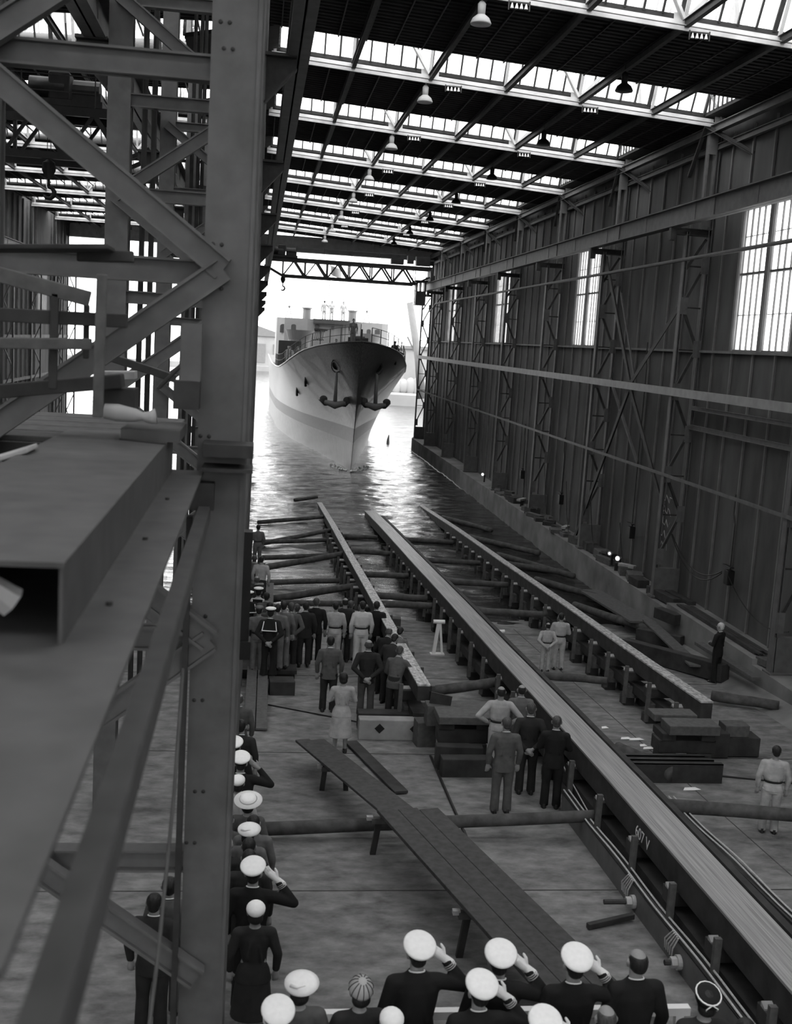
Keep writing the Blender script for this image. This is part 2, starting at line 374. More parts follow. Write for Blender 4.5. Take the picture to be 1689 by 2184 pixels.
# ---- lattice columns of the right wall
def lattice(loc_y):
    t = thing('lattice_column', '', 'column', (14.3,loc_y,-8.1), 'lattice columns along the right wall')
    Y = loc_y
    part('front_chord', MB().ibeam((13.9,Y,-8.1),(13.9,Y,4.2),.2,.1,.02,(1,0,0)).box(13.84,13.86,Y-.12,Y+.12,-8.1,4.2), STEEL, t)
    part('rear_chord', MB().ibeam((14.65,Y,-8.1),(14.65,Y,7.4),.22,.12,.02,(1,0,0)), STEEL, t)
    zs = [3.15,1.8,.4,-1.05,-2.45,-3.85,-5.2,-6.7]; L = MB(); G = MB()
    for i in range(len(zs)-1):
        xa, xb = (14.6,13.95) if i % 2 == 0 else (13.95,14.6)
        L.angle((xa,Y,zs[i]),(xb,Y,zs[i+1]),.08,.08,.015,(0,1,0))
    for z in (3.15,.4,-2.45,-5.2,-7.3,1.8,-3.85): L.bar((13.95,Y,z-.05),(14.6,Y,z-.05),.05,.05)
    for i, z in enumerate(zs):
        x = 14.58 if i % 2 == 0 else 13.98
        G.box(x-.13,x+.13,Y-.09,Y-.07,z-.28,z+.28)
    part('lacing', L, STEELD, t); part('gusset_plates', G, STEEL, t)
    part('base_plate', MB().box(13.85,14.75,Y-.1,Y+.1,-8.1,-7.1).box(13.78,14.78,Y-.22,Y+.22,-8.12,-8.05), STEEL, t)
    B = MB().ibeam((13.35,Y,4.2),(14.7,Y,4.2),.22,.22,.02); B.bar((13.95,Y,3.0),(14.55,Y,4.0),.09,.09); B.box(13.3,13.5,Y-.1,Y+.1,3.9,4.3)
    part('crane_bracket', B, STEELD, t)
    U = MB()
    for dx in (-.13,.13): U.box(14.45+dx-.03,14.45+dx+.03,Y-.1,Y+.1,4.3,7.4)
    for j in range(2): U.box(14.32,14.58,Y-.12,Y-.1,(4.4,6.7)[j],(5.3,7.4)[j])
    part('upper_stanchion', U, STEEL, t)
    return t
proto = None
for k in [1,2,3,4,5,6,7,8,9,10]:
    y = 9.4+9.1*k - (2.9 if k == 10 else 0)
    if proto is None: proto = lattice(y); o = proto
    else: o = copy_tree(proto); o.location.y = y
    o['label'] = ('free-standing lattice column at the harbour end, seen against the water' if k == 10 else 'nearest lattice column of the right wall, at the picture edge' if k == 1 else '%s steel lattice column from the near end of the right wall' % ORD[k-1])
# ---- girts, pipes, girders
g_ = 'steel runs along the right wall'
solo('girt', MB().ibeam((13.82,-6,-1.05),(13.82,98,-1.05),.1,.26,.02).box(13.72,13.74,-6,98,-1.18,-.92), GIRT, 'pale steel girt running along the right wall at mid height', 'wall girt')
solo('girt', MB().angle((13.86,-6,-3.85),(13.86,97,-3.85),.1,.1,.02), STEEL, 'thin dark pipe-like girt low on the right wall', 'wall girt')
solo('girt', MB().ibeam((14.6,18.6,-1.56),(14.6,36.6,-1.56),.1,.14,.015), STEEL, 'upper of two short steel channels below the girt at the right edge', 'wall girt')
solo('girt', MB().ibeam((14.6,18.6,-2.2),(14.6,36.6,-2.2),.1,.16,.015), STEEL, 'lower of two short steel channels below the girt at the right edge', 'wall girt')
solo('pipe', MB().tube([(13.85,5,3.3),(13.85,88,3.3),(13.85,90,3.25),(13.85,91.5,2.9),(13.85,93.5,2.7)],.06,10), STEEL, 'long pipe clamped to the columns just under the right crane girder', 'pipe')
def girder(name, xc, y0, y1, label):
    t = thing(name, label, 'crane girder', (xc,y0,4.35))
    part('web_and_flanges', MB().ibeam((xc,y0,4.63),(xc,y1,4.63),.34,.62,.03), STEEL, t)
    part('rail', MB().bar((xc,y0,4.97),(xc,y1,4.97),.07,.06), STEELD, t)
    m_ = MB()
    for j in range(int((y1-y0)/4.55)): part('stiffener_plate', MB().box(xc-.03,xc+.03,y0+4.55*j,y0+4.55*j+.35,4.4,4.88), STEEL, t)
    for j in range(int((y1-y0)/9.1)): part('splice_plate', MB().box(xc-.05,xc+.05,y0+9.1*j+3,y0+9.1*j+3.9,4.36,4.9), STEEL, t)
    pass
girder('crane_girder', 13.45, -6, 93.5, 'riveted crane girder along the right wall with a rail on top')
girder('crane_girder', .45, 14, 93.5, 'crane girder on the left column row above the launching berth')
girder('crane_girder', -2.65, 14, 93.5, 'crane girder on the column row facing the neighbouring bay')
girder('crane_girder', -15.5, 14, 93.5, 'crane girder along the distant left wall')
# X bracing between two wall columns
yb0, yb1 = YK[3], YK[4]; ym = (yb0+yb1)/2
br = thing('wall_bracing', 'large X-shaped steel cross bracing between two right wall columns', 'bracing', (13.95,ym,-8.1))
for (p0, p1) in (((14.0,yb1,4.1),(14.0,ym,-1.0)),((14.0,yb0,1.9),(14.0,ym,-1.0)),((14.0,ym,-1.1),(14.0,yb1+1.0,-7.9)),((14.0,ym,-1.1),(14.0,yb0,-5.0))):
    part('brace', MB().angle(p0,p1,.2,.14,.02,(1,0,0)), STEELD, br)
for (p0, p1) in (((14.6,yb1-.5,2.6),(14.6,ym+1.2,-1.0)),((14.6,ym+.2,-4.0),(14.6,yb1,-.9))):
    part('brace', MB().angle(p0,p1,.08,.08,.02,(1,0,0)), STEEL, br)
# X bracing in front column 3 -> nearer
# ---- left double row of columns with K bracing frames
def frame(Y, near=False):
    t = thing('column_frame', '', 'column frame', (-1.2,Y,-8.3), 'braced double columns between the two berths')
    zb, zt = -8.6-(Y-9)*.03, 9.0
    def col(x0, x1):
        m = MB(); m.box(x0,x1,Y-.02,Y,zb,zt)                # front plate
        m.box(x0,x1,Y+.38,Y+.4,zb,zt); m.box(x0+.02,x0+.05,Y,Y+.4,zb,zt); m.box(x1-.05,x1-.02,Y,Y+.4,zb,zt)
        return m
    part('column', col(-.46,-.09), STEEL, t); part('column', col(-2.45,-2.1), STEEL, t)
    part('edge_angle', MB().box(-.09,-.05,Y+.03,Y+.3,zb,zt).box(-.1,-.07,Y-.035,Y+.03,zb,zt), STEEL, t)
    nodesz = [(-.3,.5),(-2.3,2.0),(-.3,3.45),(-2.3,4.95)]
    lo = [(-.3,.5),(-2.3,-1.03),(-.3,-2.55),(-2.3,-4.1),(-.3,-5.6)]
    for L in (nodesz, lo):
        for e_, (a, b) in enumerate(zip(L, L[1:])): part('diagonal_brace', MB().ibeam((a[0],Y-.09-.014*(e_%2)-(.03 if L is lo else 0),a[1]),(b[0],Y-.09-.014*(e_%2)-(.03 if L is lo else 0),b[1]),.12,.2,.025,(0,0,1)), STEEL, t)
    for z in (2.06,.47,3.47,4.95,-2.6,-4.6): part('cross_beam', MB().ibeam((-2.2,Y+.1,z),(-.3,Y+.1,z),.16,.2,.02), STEEL, t)
    for (xa, xb, s) in ((-.07,.42,1),(-2.47,-2.95,-1)):
        part('haunch_gusset', MB().prism([(xa,3.6),(xa,4.3),(xb,4.3),(xb,4.15)],1,Y+.1,Y+.13).bar((xa,Y+.12,3.6),(xb,Y+.12,4.15),.2,.03).box(min(xa,xb),max(xa,xb),Y-.05,Y+.3,4.3,4.35), STEELD, t)
    if near:
        R = MB()
        for z in (2.42,2.25,.72,.62,.42,.3,5.,3.6,-.9,-2.4,-3.1,-3.9,-4.4):
            for x in (-.4,-.33): R.ball((x+.04*math.sin(z*9),Y-.025,z+.05*math.sin(z*5)),.018,.012,.018,8,5)
        part('rivets', R, STEELD, t)
    return t
fr0 = frame(9.4, True); fr0['label'] = 'nearest tall riveted column frame with K bracing, left of centre in the foreground'
fr1 = frame(18.5); fr1['label'] = 'second braced column frame, just behind the big foreground column'
for k in range(2, 10):
    o = copy_tree(fr1); o.location.y = YK[k]; o.location.z = -8.3-(YK[k]-18.5)*.03
    o['label'] = '%s braced column frame from the camera between the two berths' % ORD[k]
o = copy_tree(fr1); o.location.y = 97.2; o['label'] = 'last braced column frame between the two berths, at the harbour opening'
for k in (8, 5):                                           # left bay far wall columns
    pass
for k in range(6, 11):
    y = min(9.4+9.1*k, 97.2)
    t = thing('lattice_column', '%s lattice column from the harbour against the distant left wall' % ['nearest','second','third','fourth','fifth'][10-k], 'column', (-15.4,y,-9), 'lattice columns of the left wall')
    part('front_chord', MB().ibeam((-15.1,y,-9),(-15.1,y,4.3),.2,.1,.02,(1,0,0)), STEEL, t); part('rear_chord', MB().ibeam((-15.75,y,-9),(-15.75,y,8.4),.2,.1,.02,(1,0,0)), STEEL, t)
    L = MB()
    for i in range(9): L.bar((-15.1 if i % 2 else -15.7,y,4-1.4*i),(-15.7 if i % 2 else -15.1,y,2.6-1.4*i),.07,.07)
    part('lacing', L, STEEL, t)
solo('column_strut', MB().box(-.52,-.47,9.2,9.3,-8.2,-1.5), STEELD, 'narrow dark upright strut along the left edge of the foreground column', 'strut')
# down pipes beside the frames
for i, (x, y) in enumerate(((-1.95,19.2),(-1.8,19.2),(-1.75,28.3),(-1.6,28.3),(-1.5,28.3))):
    solo('downpipe', MB().tube([(x,y,-8),(x,y,8.8)],.045,8), STEELD, '%s thin vertical pipe beside the %s column frame' % (['left','right','left','middle','right'][i], ['second','second','third','third','third'][i]), 'pipe', 'vertical pipes between the berths')
# ---- lamps and insulator racks under the roof
def lamp(x, y, z, m, label):
    t = thing('pendant_lamp', label, 'lamp', (x,y,z), 'pendant lamps under the roof')
    part('shade', MB().loft([(x,y,z-.16,.24,.24),(x,y,z-.13,.25,.25),(x,y,z-.02,.2,.2),(x,y,z+.06,.1,.1)],20), m, t, True)
    part('lamp_housing', MB().loft([(x,y,z+.04,.09,.09),(x,y,z+.3,.1,.1),(x,y,z+.36,.05,.05)],14).tube([(x,y,z+.3),(x,y,zc(x)+.1)],.02,6), m, t, True)
for k in range(2, 10): lamp(4.9,YK[k],zc(4.9)-.55,PALE, '%s pale pendant lamp from the near end, in the left lamp row' % ORD[k-2])
for k in range(2, 9): lamp(9.87,YK[k]+4.4,zc(9.87)-.45,IRON, '%s black pendant lamp from the near end, in the right lamp row' % ORD[k-2])
for k in range(2, 9):
    for x in (5.75, 10.2):
        y = YK[k]; z = zc(x)-.2
        t = thing('insulator_rack', '%s insulator rack from the near end, under the %s half of the roof' % (ORD[k-2], 'left' if x < 8 else 'right'), 'insulator', (x,y,z), 'insulator racks under the trusses')
        part('rack_bar', MB().bar((x-.25,y-.2,z+.06),(x+.25,y-.2,z+.06),.04,.03).bar((x-.25,y-.2,z-.12),(x-.25,y-.2,z+.1),.03,.03).bar((x+.25,y-.2,z-.12),(x+.25,y-.2,z+.1),.03,.03), STEELD, t)
        if k < 7:
            for j in range(4): part('insulator', MB().loft([(x-.17+.113*j,y-.2,z-.08,.045,.045),(x-.17+.113*j,y-.2,z+.04,.015,.015)],8), WHITE, t)
        else:
            q = MB()
            for j in range(4): q.loft([(x-.17+.113*j,y-.2,z-.08,.045,.045),(x-.17+.113*j,y-.2,z+.04,.015,.015)],8)
            part('insulators', q, WHITE, t)
# ---- overhead cranes
def crane(Y, xa, xb, label, trolx, hookx, hookz, cab=None):
    zb, zt = 5.2, 6.05
    t = thing('overhead_crane', label, 'crane', ((xa+xb)/2,Y,5))
    for dy, nm in ((0,'near_truss'),(1.5,'far_truss')):
        y = Y+dy; m_ = MB(); q0 = xa+1.4; q1 = xb-1.4; zt2 = zt; zb2 = zb-.12
        m_.bar((xa,y,zt2-.05),(xb,y,zt2-.05),.14,.26); m_.bar((q0,y,zb2-.35),(q1,y,zb2-.35),.14,.2)
        m_.bar((xa,y,5.45),(q0,y,zb2-.35),.12,.12); m_.bar((xb,y,5.45),(q1,y,zb2-.35),.12,.12)
        n_ = 6; st = (q1-q0)/n_
        for i in range(n_):
            a = q0+st*i; m_.bar((a,y,zb2-.35),(a+st/2,y,zt2-.1),.1,.09); m_.bar((a+st/2,y,zt2-.1),(a+st,y,zb2-.35),.1,.14); m_.bar((a,y,zb2-.35),(a,y,zt2-.1),.1,.12)
        m_.bar((q1,y,zb2-.35),(q1,y,zt2-.1),.05,.05)
        part(nm, m_, IRON, t)
    for x in (xa+.1, xb-.1): part('end_carriage', MB().box(x-.16,x+.16,Y-.7,Y+2.2,5.02,5.45).box(x-.1,x+.1,Y-.2,Y+1.7,5.45,6.1), STEELD, t)
    rl = MB()
    for z in (6.5,6.95): rl.bar((xa+2.4,Y-.1,z),(xb-2.2,Y-.1,z),.03,.03)
    for i in range(5): x = xa+2.4+(xb-xa-4.6)*i/4; rl.bar((x,Y-.1,6.1),(x,Y-.1,7.0),.03,.03)
    part('handrail', rl, STEELD, t)
    tr_ = thing('crane_trolley', 'dark winch trolley on top of the %s' % ('harbour-end crane' if Y > 60 else 'upper left crane'), 'trolley', (trolx,Y,6.1))
    part('trolley_frame', MB().box(trolx-1.2,trolx+1.2,Y-.1,Y+1.6,6.12,6.3), IRON, tr_)
    part('winch_drum', MB().tube([(trolx-.9,Y+.4,6.65),(trolx+.1,Y+.4,6.65)],.32,16), IRON, tr_, True)
    part('motor', MB().tube([(trolx+.3,Y+.6,6.65),(trolx+1.05,Y+.6,6.65)],.33,14).box(trolx+.3,trolx+1.1,Y+.3,Y+.9,6.3,6.6), IRON, tr_)
    part('gearbox', MB().box(trolx-.35,trolx+.25,Y+.1,Y+.9,6.3,7.1), IRON, tr_, bev=.05)
    hk = thing('crane_hook', 'black lifting hook hanging from the %s' % ('harbour-end crane' if Y > 60 else 'upper left crane'), 'hook', (hookx,Y+.7,hookz))
    part('cable', MB().tube([(hookx-.05,Y+.7,hookz+.7),(hookx-.05,Y+.7,6.2)],.012,6).tube([(hookx+.05,Y+.7,hookz+.7),(hookx+.05,Y+.7,6.2)],.012,6), STEELD, hk)
    part('pulley_block', MB().loft([(hookx,Y+.7,hookz+.25,.08,.08),(hookx,Y+.7,hookz+.5,.2,.1),(hookx,Y+.7,hookz+.72,.18,.1),(hookx,Y+.7,hookz+.8,.06,.05)],14), IRON, hk)
    pts = [(hookx,Y+.7,hookz+.25),(hookx,Y+.7,hookz+.05)]+[(hookx+.17*math.sin(a_),Y+.7,hookz-.14-.17*math.cos(a_)*-1) for a_ in [0,.7,1.4,2.1,2.8,3.5,4.2]]
    part('hook', MB().tube(pts,[.04,.05,.055,.06,.07,.07,.06,.05,.025],8), IRON, hk, True)
    return t
gc = crane(90.6, .3, 13.6, 'overhead travelling crane spanning the harbour opening', 1.6, 1.75, 3.9)
part('control_boxes', MB().box(10.2,11.2,90.5,91.2,6.2,6.6).box(11.5,12.0,90.5,91,6.3,6.9).box(12.2,13.3,90.5,91.2,6.2,6.9), IRON, gc)
cabn = thing('crane_cab', 'dark driver cab hanging under the right end of the overhead crane', 'crane cab', (12.6,91,3.2))
part('cab_body', MB().box(12.3,13.1,90.4,91.4,3.1,4.2).box(12.3,12.42,90.4,91.4,4.2,4.9).box(12.98,13.1,90.4,91.4,4.2,4.9).box(12.65,12.72,90.4,91.4,4.2,4.9).box(12.2,13.2,90.3,91.5,4.9,5.05), IRON, cabn)
part('cab_ladder', MB().bar((11.95,90.5,3.3),(11.95,90.5,4.9),.03,.03).bar((12.2,90.5,3.3),(12.2,90.5,4.9),.03,.03).bar((11.95,90.5,3.3),(12.3,90.5,3.3),.03,.03).bar((11.95,90.5,4.2),(12.3,90.5,4.2),.03,.03), IRON, cabn)
crane(34.5, -15.5, -2.7, 'overhead travelling crane of the neighbouring bay at upper left', -5.9, -6.3, 3.9)
# ---- cables and switch boxes on the right wall
for i, (y, z0, z1) in enumerate(((59.5,-3.9,-6.6),(51.5,-3.9,-6.8),(32.2,-3.9,-6.4),(41.3,.6,-6.6))):
    t = thing('wall_switch', ['small black switch box on a bent conduit, farthest along the right wall','black switch box on a bent conduit right of the farthest one','black switch box with hanging cables right of the last lattice column','black cable junction hanging near the foot of the cross bracing'][i], 'switch box', (14.4,y,z1), 'switch boxes on the right wall')
    part('conduit', MB().tube([(14.5,y,z0),(14.5,y,z0-.6),(14.5,y-.15,z0-.9),(14.5,y-.15,z1+.2)],.025,6), STEELD, t)
    part('box', MB().box(14.38,14.6,y-.3,y,z1-.25,z1+.2).box(14.36,14.5,y-.45,y+.15,z1+.3,z1+.34), IRON, t, bev=.02)
def rope(name, p0, p1, sag, r, m, label, cat, n=14):
    p0, p1 = V(p0), V(p1)
    pts = [p0.lerp(p1, i/n)-V((0,0,sag*4*(i/n)*(1-i/n))) for i in range(n+1)]
    return solo(name, MB().tube(pts, r, 6), m, label, cat)
rope('cable', (14.35,36.6,-5.9), (14.35,32.3,-6.3), .6, .02, IRON, 'upper black cable sagging between wall column and switch box on the right', 'cable')
rope('cable', (14.32,36.6,-5.9), (14.35,32.3,-6.35), .75, .02, IRON, 'lower black cable sagging between wall column and switch box on the right', 'cable')
rope('cable', (14.4,32.0,-6.3), (14.4,27.8,-7.0), .5, .015, IRON, 'thin cable drooping from the switch box to the right frame edge', 'cable')
# ================================================================ LAUNCHING WAYS AND TIMBER ON THE SLIP
TAB = [(4,-6.5),(10,-6.74),(16.5,-6.95),(22,-7.19),(26.8,-7.43),(34,-7.75),(42.4,-8.17),(53,-8.66),(60,-9.05),(68,-9.5)]
def zw(y):
    for (a, za), (b, zb) in zip(TAB, TAB[1:]):
        if y <= b: return za+(zb-za)*(y-a)/(b-a)
    return TAB[-1][1]
def strip(x0, x1, y0, y1, dz0, dz1, n=24):                # beam that follows the curve of the ways
    m = MB(); ys = [y0+(y1-y0)*i/n for i in range(n+1)]
    for y in ys: m.v += [(x0,y,zw(y)+dz0),(x1,y,zw(y)+dz0),(x1,y,zw(y)+dz1),(x0,y,zw(y)+dz1)]
    for i in range(n):
        a = 4*i
        for j in range(4): m.f.append((a+j, a+(j+1)%4, a+4+(j+1)%4, a+4+j))
    m.f += [(3,2,1,0),(4*n,4*n+1,4*n+2,4*n+3)]
    return m
def way(label, x0, x1, y0, y1, topm, thick):
    t = thing('launching_way', label, 'launching way', ((x0+x1)/2,y0,zw(y0)-.5))
    part('running_surface', strip(x0,x1,y0,y1,-.035,0), topm, t)
    part('way_beam', strip(x0+.01,x1-.01,y0,y1,-thick,-.035), WOODD, t)
    part('lower_beam', strip(x0-.02,x1+.02,y0+.25,y1,-.95,-.72), WOODD, t)
    return t
way('narrow left launching way with mottled grease, sliding down into the water', 3.72, 4.0, 23.2, 68, GREASE, .36)
w2 = way('broad polished middle launching way running diagonally to the bottom right corner', 6.1, 6.67, 6.5, 60, SLIDE, .45)
part('ribband', strip(6.69,6.8,6.5,57,-.5,.03), WOODD, w2)
w3 = way('right launching way covered in flaky grease with a squared near end', 9.75, 10.03, 22.3, 68, GREASE, .42)
w1 = KIDS and None
def text_on(parent, s, loc, size, rot, m, name='painted_marks'):
    cu = bpy.data.curves.new(name, 'FONT'); cu.body = s; cu.size = size; cu.extrude = .002; cu.align_x = 'CENTER'
    tmp = bpy.data.objects.new(name, cu); C.collection.objects.link(tmp)
    bpy.context.view_layer.update()
    me = bpy.data.meshes.new_from_object(tmp.evaluated_get(bpy.context.evaluated_depsgraph_get())); bpy.data.objects.remove(tmp)
    me.transform(Matrix.Translation(loc) @ rot); me.materials.clear(); me.materials.append(m)
    return link(name, me, parent)
# lettering on the left side of the middle way, reading away from the camera
RT = Matrix(((0,0,-1,0),(-1,0,0,0),(0,1,0,0),(0,0,0,1)))
q = onX(1372, 1768, 6.1); text_on(w2, '607 V', V((6.095,q.y,zw(q.y)-.36)), .26, RT, WHITE)
# timber cribs under the ways
def crib(x, y, wide, i):
    t = thing('timber_crib', '', 'timber support', (x,y,zw(y)-.45))
    zt = zw(y)-.36-.06; h = .5
    part('block', MB().box(x-wide,x+wide,y-.14,y+.14,zt-.22,zt), WOODD, t, bev=.012)
    part('block', MB().box(x-wide*.75,x+wide*.85,y-.2,y+.16,zt-.66,zt-.36), WOOD, t, bev=.015)
    part('block', MB().box(x-wide*.95,x-wide*.2,y-.17,y+.2,zt-1.5,zt-.66), WOODD, t, bev=.015)
    part('block', MB().box(x+wide*.2,x+wide*.95,y-.2,y+.15,zt-1.5,zt-.66), WOODD, t, bev=.015)
    part('wedge', MB().prism([(y-.05,zt),(y+.05,zt),(y+.05,zt+.06),(y-.05,zt+.02)],0,x-wide,x+wide*.2), WOODL, t)
    part('stake', MB().bar((x-wide-.04,y-.3,zt-.75),(x-wide-.02,y-.27,zt+.2),.07,.09,(1,0,0)), WOOD, t)
    part('stake', MB().bar((x+wide+.05,y-.2,zt-.6),(x+wide+.03,y-.24,zt+.16),.06,.08,(1,0,0)), WOOD, t)
    return t
for wi, (x, y0, wide, n_) in enumerate(((3.86,24.4,.34,19),(6.4,7.8,.42,26),(9.89,23.3,.36,20))):
    pr = None
    for i in range(n_):
        y = y0+1.62*i+.12*math.sin(i*7.3)
        if pr is None: o = pr = crib(x, y, wide, i)
        else: o = copy_tree(pr); o.location.y = y; o.location.z = zw(y)-.45; o.rotation_euler.z = .06*math.sin(i*3.1)
        g = ('left','middle','right')[wi]; o['group'] = 'timber supports under the %s launching way' % g
        o['label'] = '%s timber support crib under the %s launching way' % (ORD[i], g)
# ---- round logs
LOGS = 0
def log(p0, p1, r, label, group=None, m=None):
    p0, p1 = V(p0), V(p1); n_ = 10; pts = [p0.lerp(p1, i/n_)+V((0,.004*math.sin(i*.7+p0.x*3),.005*math.sin(i*.9+p0.y))) for i in range(n_+1)]
    rs = [r*.87*(1.06-.12*i/n_)*(1+.012*math.sin(i*2.1+p0.y)) for i in range(n_+1)]
    return solo('shore_log', MB().tube(pts, rs, 14), m or LOG, label, 'log', group, True)
gA = 'shoring logs between the left and middle ways'
for i, (a, b, y) in enumerate(((4.15,6.0,58),(4.15,6.0,52.4),(4.15,6.0,47.2),(4.15,6.0,41.3),(4.15,6.0,36.6),(4.15,6.0,35.3))):
    log((a,y,zw(y)-.5-.04*(i%2)),(b,y,zw(y)-.55),.13,'%s shoring log from the harbour, spanning between left and middle ways' % ORD[i].replace('nearest','first'),gA)
gB = 'shoring logs between the middle and right ways'
for i, y in enumerate((57.5,52.0,45.5,40.2,34.5)):
    log((6.85,y,zw(y)-.52),(9.6,y,zw(y)-.58),.13,'%s shoring log from the harbour, spanning between middle and right ways' % ORD[i].replace('nearest','first'),gB)
log(onF(1158,1440,.35), onF(1295,1452,.4), .12, 'scarred log reaching from the middle way towards the near cribs of the right way', gB)
gC = 'shoring logs left of the left way'
for i, (q0, q1, h0, h1) in enumerate((((628,1067),(676,1060),.1,.3),((550,1114),(694,1102),0,.25),((550,1161),(714,1129),0,.5),((556,1156),(702,1152),.1,.1),((560,1190),(702,1184),.1,.15),((540,1215),(740,1180),.2,.8),((570,1242),(732,1238),.1,.2),((575,1279),(775,1247),.2,.8),((600,1286),(770,1288),.25,.3))):
    a = onZ(*q0, ZW+h0) if i < 7 else onF(*q0, h0+.1); b = onZ(*q1, ZW+h1) if i < 7 else onF(*q1, h1+.2)
    if i < 7: a = onX(*q0, a.x*.99); 
    log(a, b, .14 if i in (5,7) else .115, '%s log from the harbour, leaning against the left way from its left side' % ORD[i].replace('nearest','first'), gC)
gD = 'shoring logs between the right way and the wall'
for i, (q0, q1) in enumerate((((944,1104),(1048,1131)),((1000,1145),(1150,1180)),((1061,1183),(1224,1229)),((1081,1203),(1200,1220)),((1142,1236),(1290,1277)),((1225,1291),(1421,1354)),((1517,1484),(1662,1505)))):
    if i < 5: a, b = onZ(*q0, ZW+.15), onZ(*q1, ZW+.15)
    else: a, b = onF(*q0, .4 if i == 5 else .2), onF(*q1, .35 if i == 5 else .2)
    if b.x > 13.4: b = a.lerp(b, (13.45-a.x)/(b.x-a.x))
    log(a, b, .15, '%s log from the harbour, wedged between the right way and the concrete wall' % ORD[i].replace('nearest','first'), gD)
log(onF(556,1768,.2), onF(1335,1738,.45), .125, 'long log crossing beneath the raised plank gangway in the middle foreground')
log(onF(1425,1718,.5), (11.2,17.4,zf(17.4)+.45), .135, 'barked log resting beside the middle way and running to the right edge')
log(onF(918,1475,.42), onF(1092,1450,.7), .14, 'log between the squared end of the left way and the middle way')
log(onF(1315,1600,.28), onF(1435,1650,.2), .2, 'thick dark log lying beside the pile of timber blocks on the right')
# ---- gangway
def plank(p0, p1, w_, h_, m, label, group=None, name='plank'):
    return solo(name, MB().bar(p0, p1, w_, h_), m, label, 'plank', group, bev=.008)
for i, x in enumerate((1.2,1.5)):
    plank((x,21.5,zf(21.5)+.5),(x+1.22,16.75,-7.38),.29,.05,GANG,'%s board of the upper, far gangway section' % ('left','right')[i],'boards of the raised gangway')
for i, x in enumerate((2.22,2.56,2.9)):
    plank((x+.1,16.8,-7.32),(x+1.75,9.75,-7.04),.32,.06,GANG,'%s wide board of the lower gangway section leading to the bottom stand' % ('left','middle','right')[i],'boards of the raised gangway')
for i, (x, y, w_) in enumerate(((1.75,20.0,.5),(2.62,17.0,1.0),(3.42,13.6,1.0),(4.05,10.8,1.0))):
    zt = -7.8 if i == 0 else -7.1-(y-10)*.045-(.06 if i == 1 else 0)
    t = thing('gangway_trestle', '%s trestle holding up the gangway' % ORD[3-i], 'trestle', (x,y,zf(y)), 'trestles under the gangway')
    part('cross_rail', MB().bar((x-w_/2,y,zt-.11),(x+w_/2,y,zt-.11),.1,.09), WOOD, t)
    for s in (-1, 1): part('leg', MB().bar((x+s*w_*.45,y,zf(y)),(x+s*w_*.38,y,zt-.15),.09,.07), WOODD, t)
    part('packing_block', MB().box(x-w_/2-.08,x-w_/2+.02,y-.04,y+.04,zt-.1,zt-.04), WOODL, t)
plank(onF(748,1582,.05), onF(856,1690,.05), .27, .05, WOODD, 'loose dark plank lying on the floor behind the woman')
# ---- blocks around the end of the left way
pb = thing('end_beam', 'pale squared beam with two dark diamond marks across the left way end', 'beam', (3.3,23.2,-8.5))
part('beam_body', MB().box(2.5,4.1,23.2,23.5,zf(23.3),zf(23.3)+.46), mat('limewashed_timber',.3,.8,0,.2,3,.2), pb, bev=.02)
for x in (2.95, 3.72): part('diamond_mark', MB().prism([(x-.11,zf(23.3)+.27),(x,zf(23.3)+.16),(x+.11,zf(23.3)+.27),(x,zf(23.3)+.38)],1,23.185,23.2), IRON, pb)
def block(p, sx, sy, sz, rot, m, label, group=None, name='timber_block'):
    x, y, z = p; mb = MB().box(-sx/2,sx/2,-sy/2,sy/2,0,sz)
    o = solo(name, mb, m, label, 'block', group, bev=.015); o.location = (x,y,z); o.rotation_euler.z = rot; return o
gE = 'timber blocks by the end of the left way'
block((3.9,22.95,-8.5),.42,.4,.55,.1,WOOD,'upright block carrying the squared end of the left way',gE)
block((3.3,24.1,zf(24.1)),1.5,.35,.4,0,WOODD,'dark block behind the pale diamond-marked beam',gE)
solo('end_plate', MB().bar((3.92,22.7,-7.45),(4.35,22.55,-7.5),.03,.42), STEELD, 'tilted dark steel plate at the squared end of the left way', 'plate')
z = zf(21.9)
for i, (x0, x1, y0, y1, z0, z1, lb) in enumerate(((4.08,4.38,21.7,22.2,0,.42,'left foot block of the stacked timber bench'),(4.72,5.0,21.7,22.2,0,.42,'right foot block of the stacked timber bench'),(3.98,5.1,21.75,22.15,.42,.72,'long middle timber of the stacked bench'),(4.0,4.3,21.7,22.2,.72,.86,'left spacer block under the bench top'),(4.75,5.05,21.7,22.2,.72,.86,'right spacer block under the bench top'),(3.95,5.2,21.6,22.3,.86,1.02,'flat top timber of the stacked bench'),(3.85,5.3,22.5,22.9,.5,.95,'long squared timber behind the bench top'))):
    solo('bench_timber', MB().box(x0,x1,y0,y1,z+z0,z+z1), (WOODD if i < 5 else WOOD), lb+' left of the middle way', 'timber', 'stacked timbers at the left way end', bev=.015)
block((4.45,20.95,zf(20.95)),1.05,.3,.38,.02,WOODD,'dark squared block behind the man in the grey suit',gE)
block((4.35,21.35,zf(21.35)),.95,.25,.5,-.05,WOODD,'second dark block just behind the one by the grey-suited man',gE)
block((.93,27.0,zf(27)),.62,.5,.36,.05,WOODD,'dark slatted crate beside the sailors feet',gE)
block((4.6,35.9,zf(35.9)),.9,.35,.3,-.1,WOOD,'squared block lying at the water edge between the ways',gE)
for i, x in enumerate((.15,.42)): plank((x,23.7,zf(23.7)+.05),(x+.05,28.2,zf(28.2)+.36),.25,.05,WOOD,'%s board of the ramp beside the foreground column' % ('left','right')[i],'ramp boards')
st = thing('staging_platform', 'low plank staging under the group of onlookers at the water edge', 'platform', (.5,30,zf(30)))
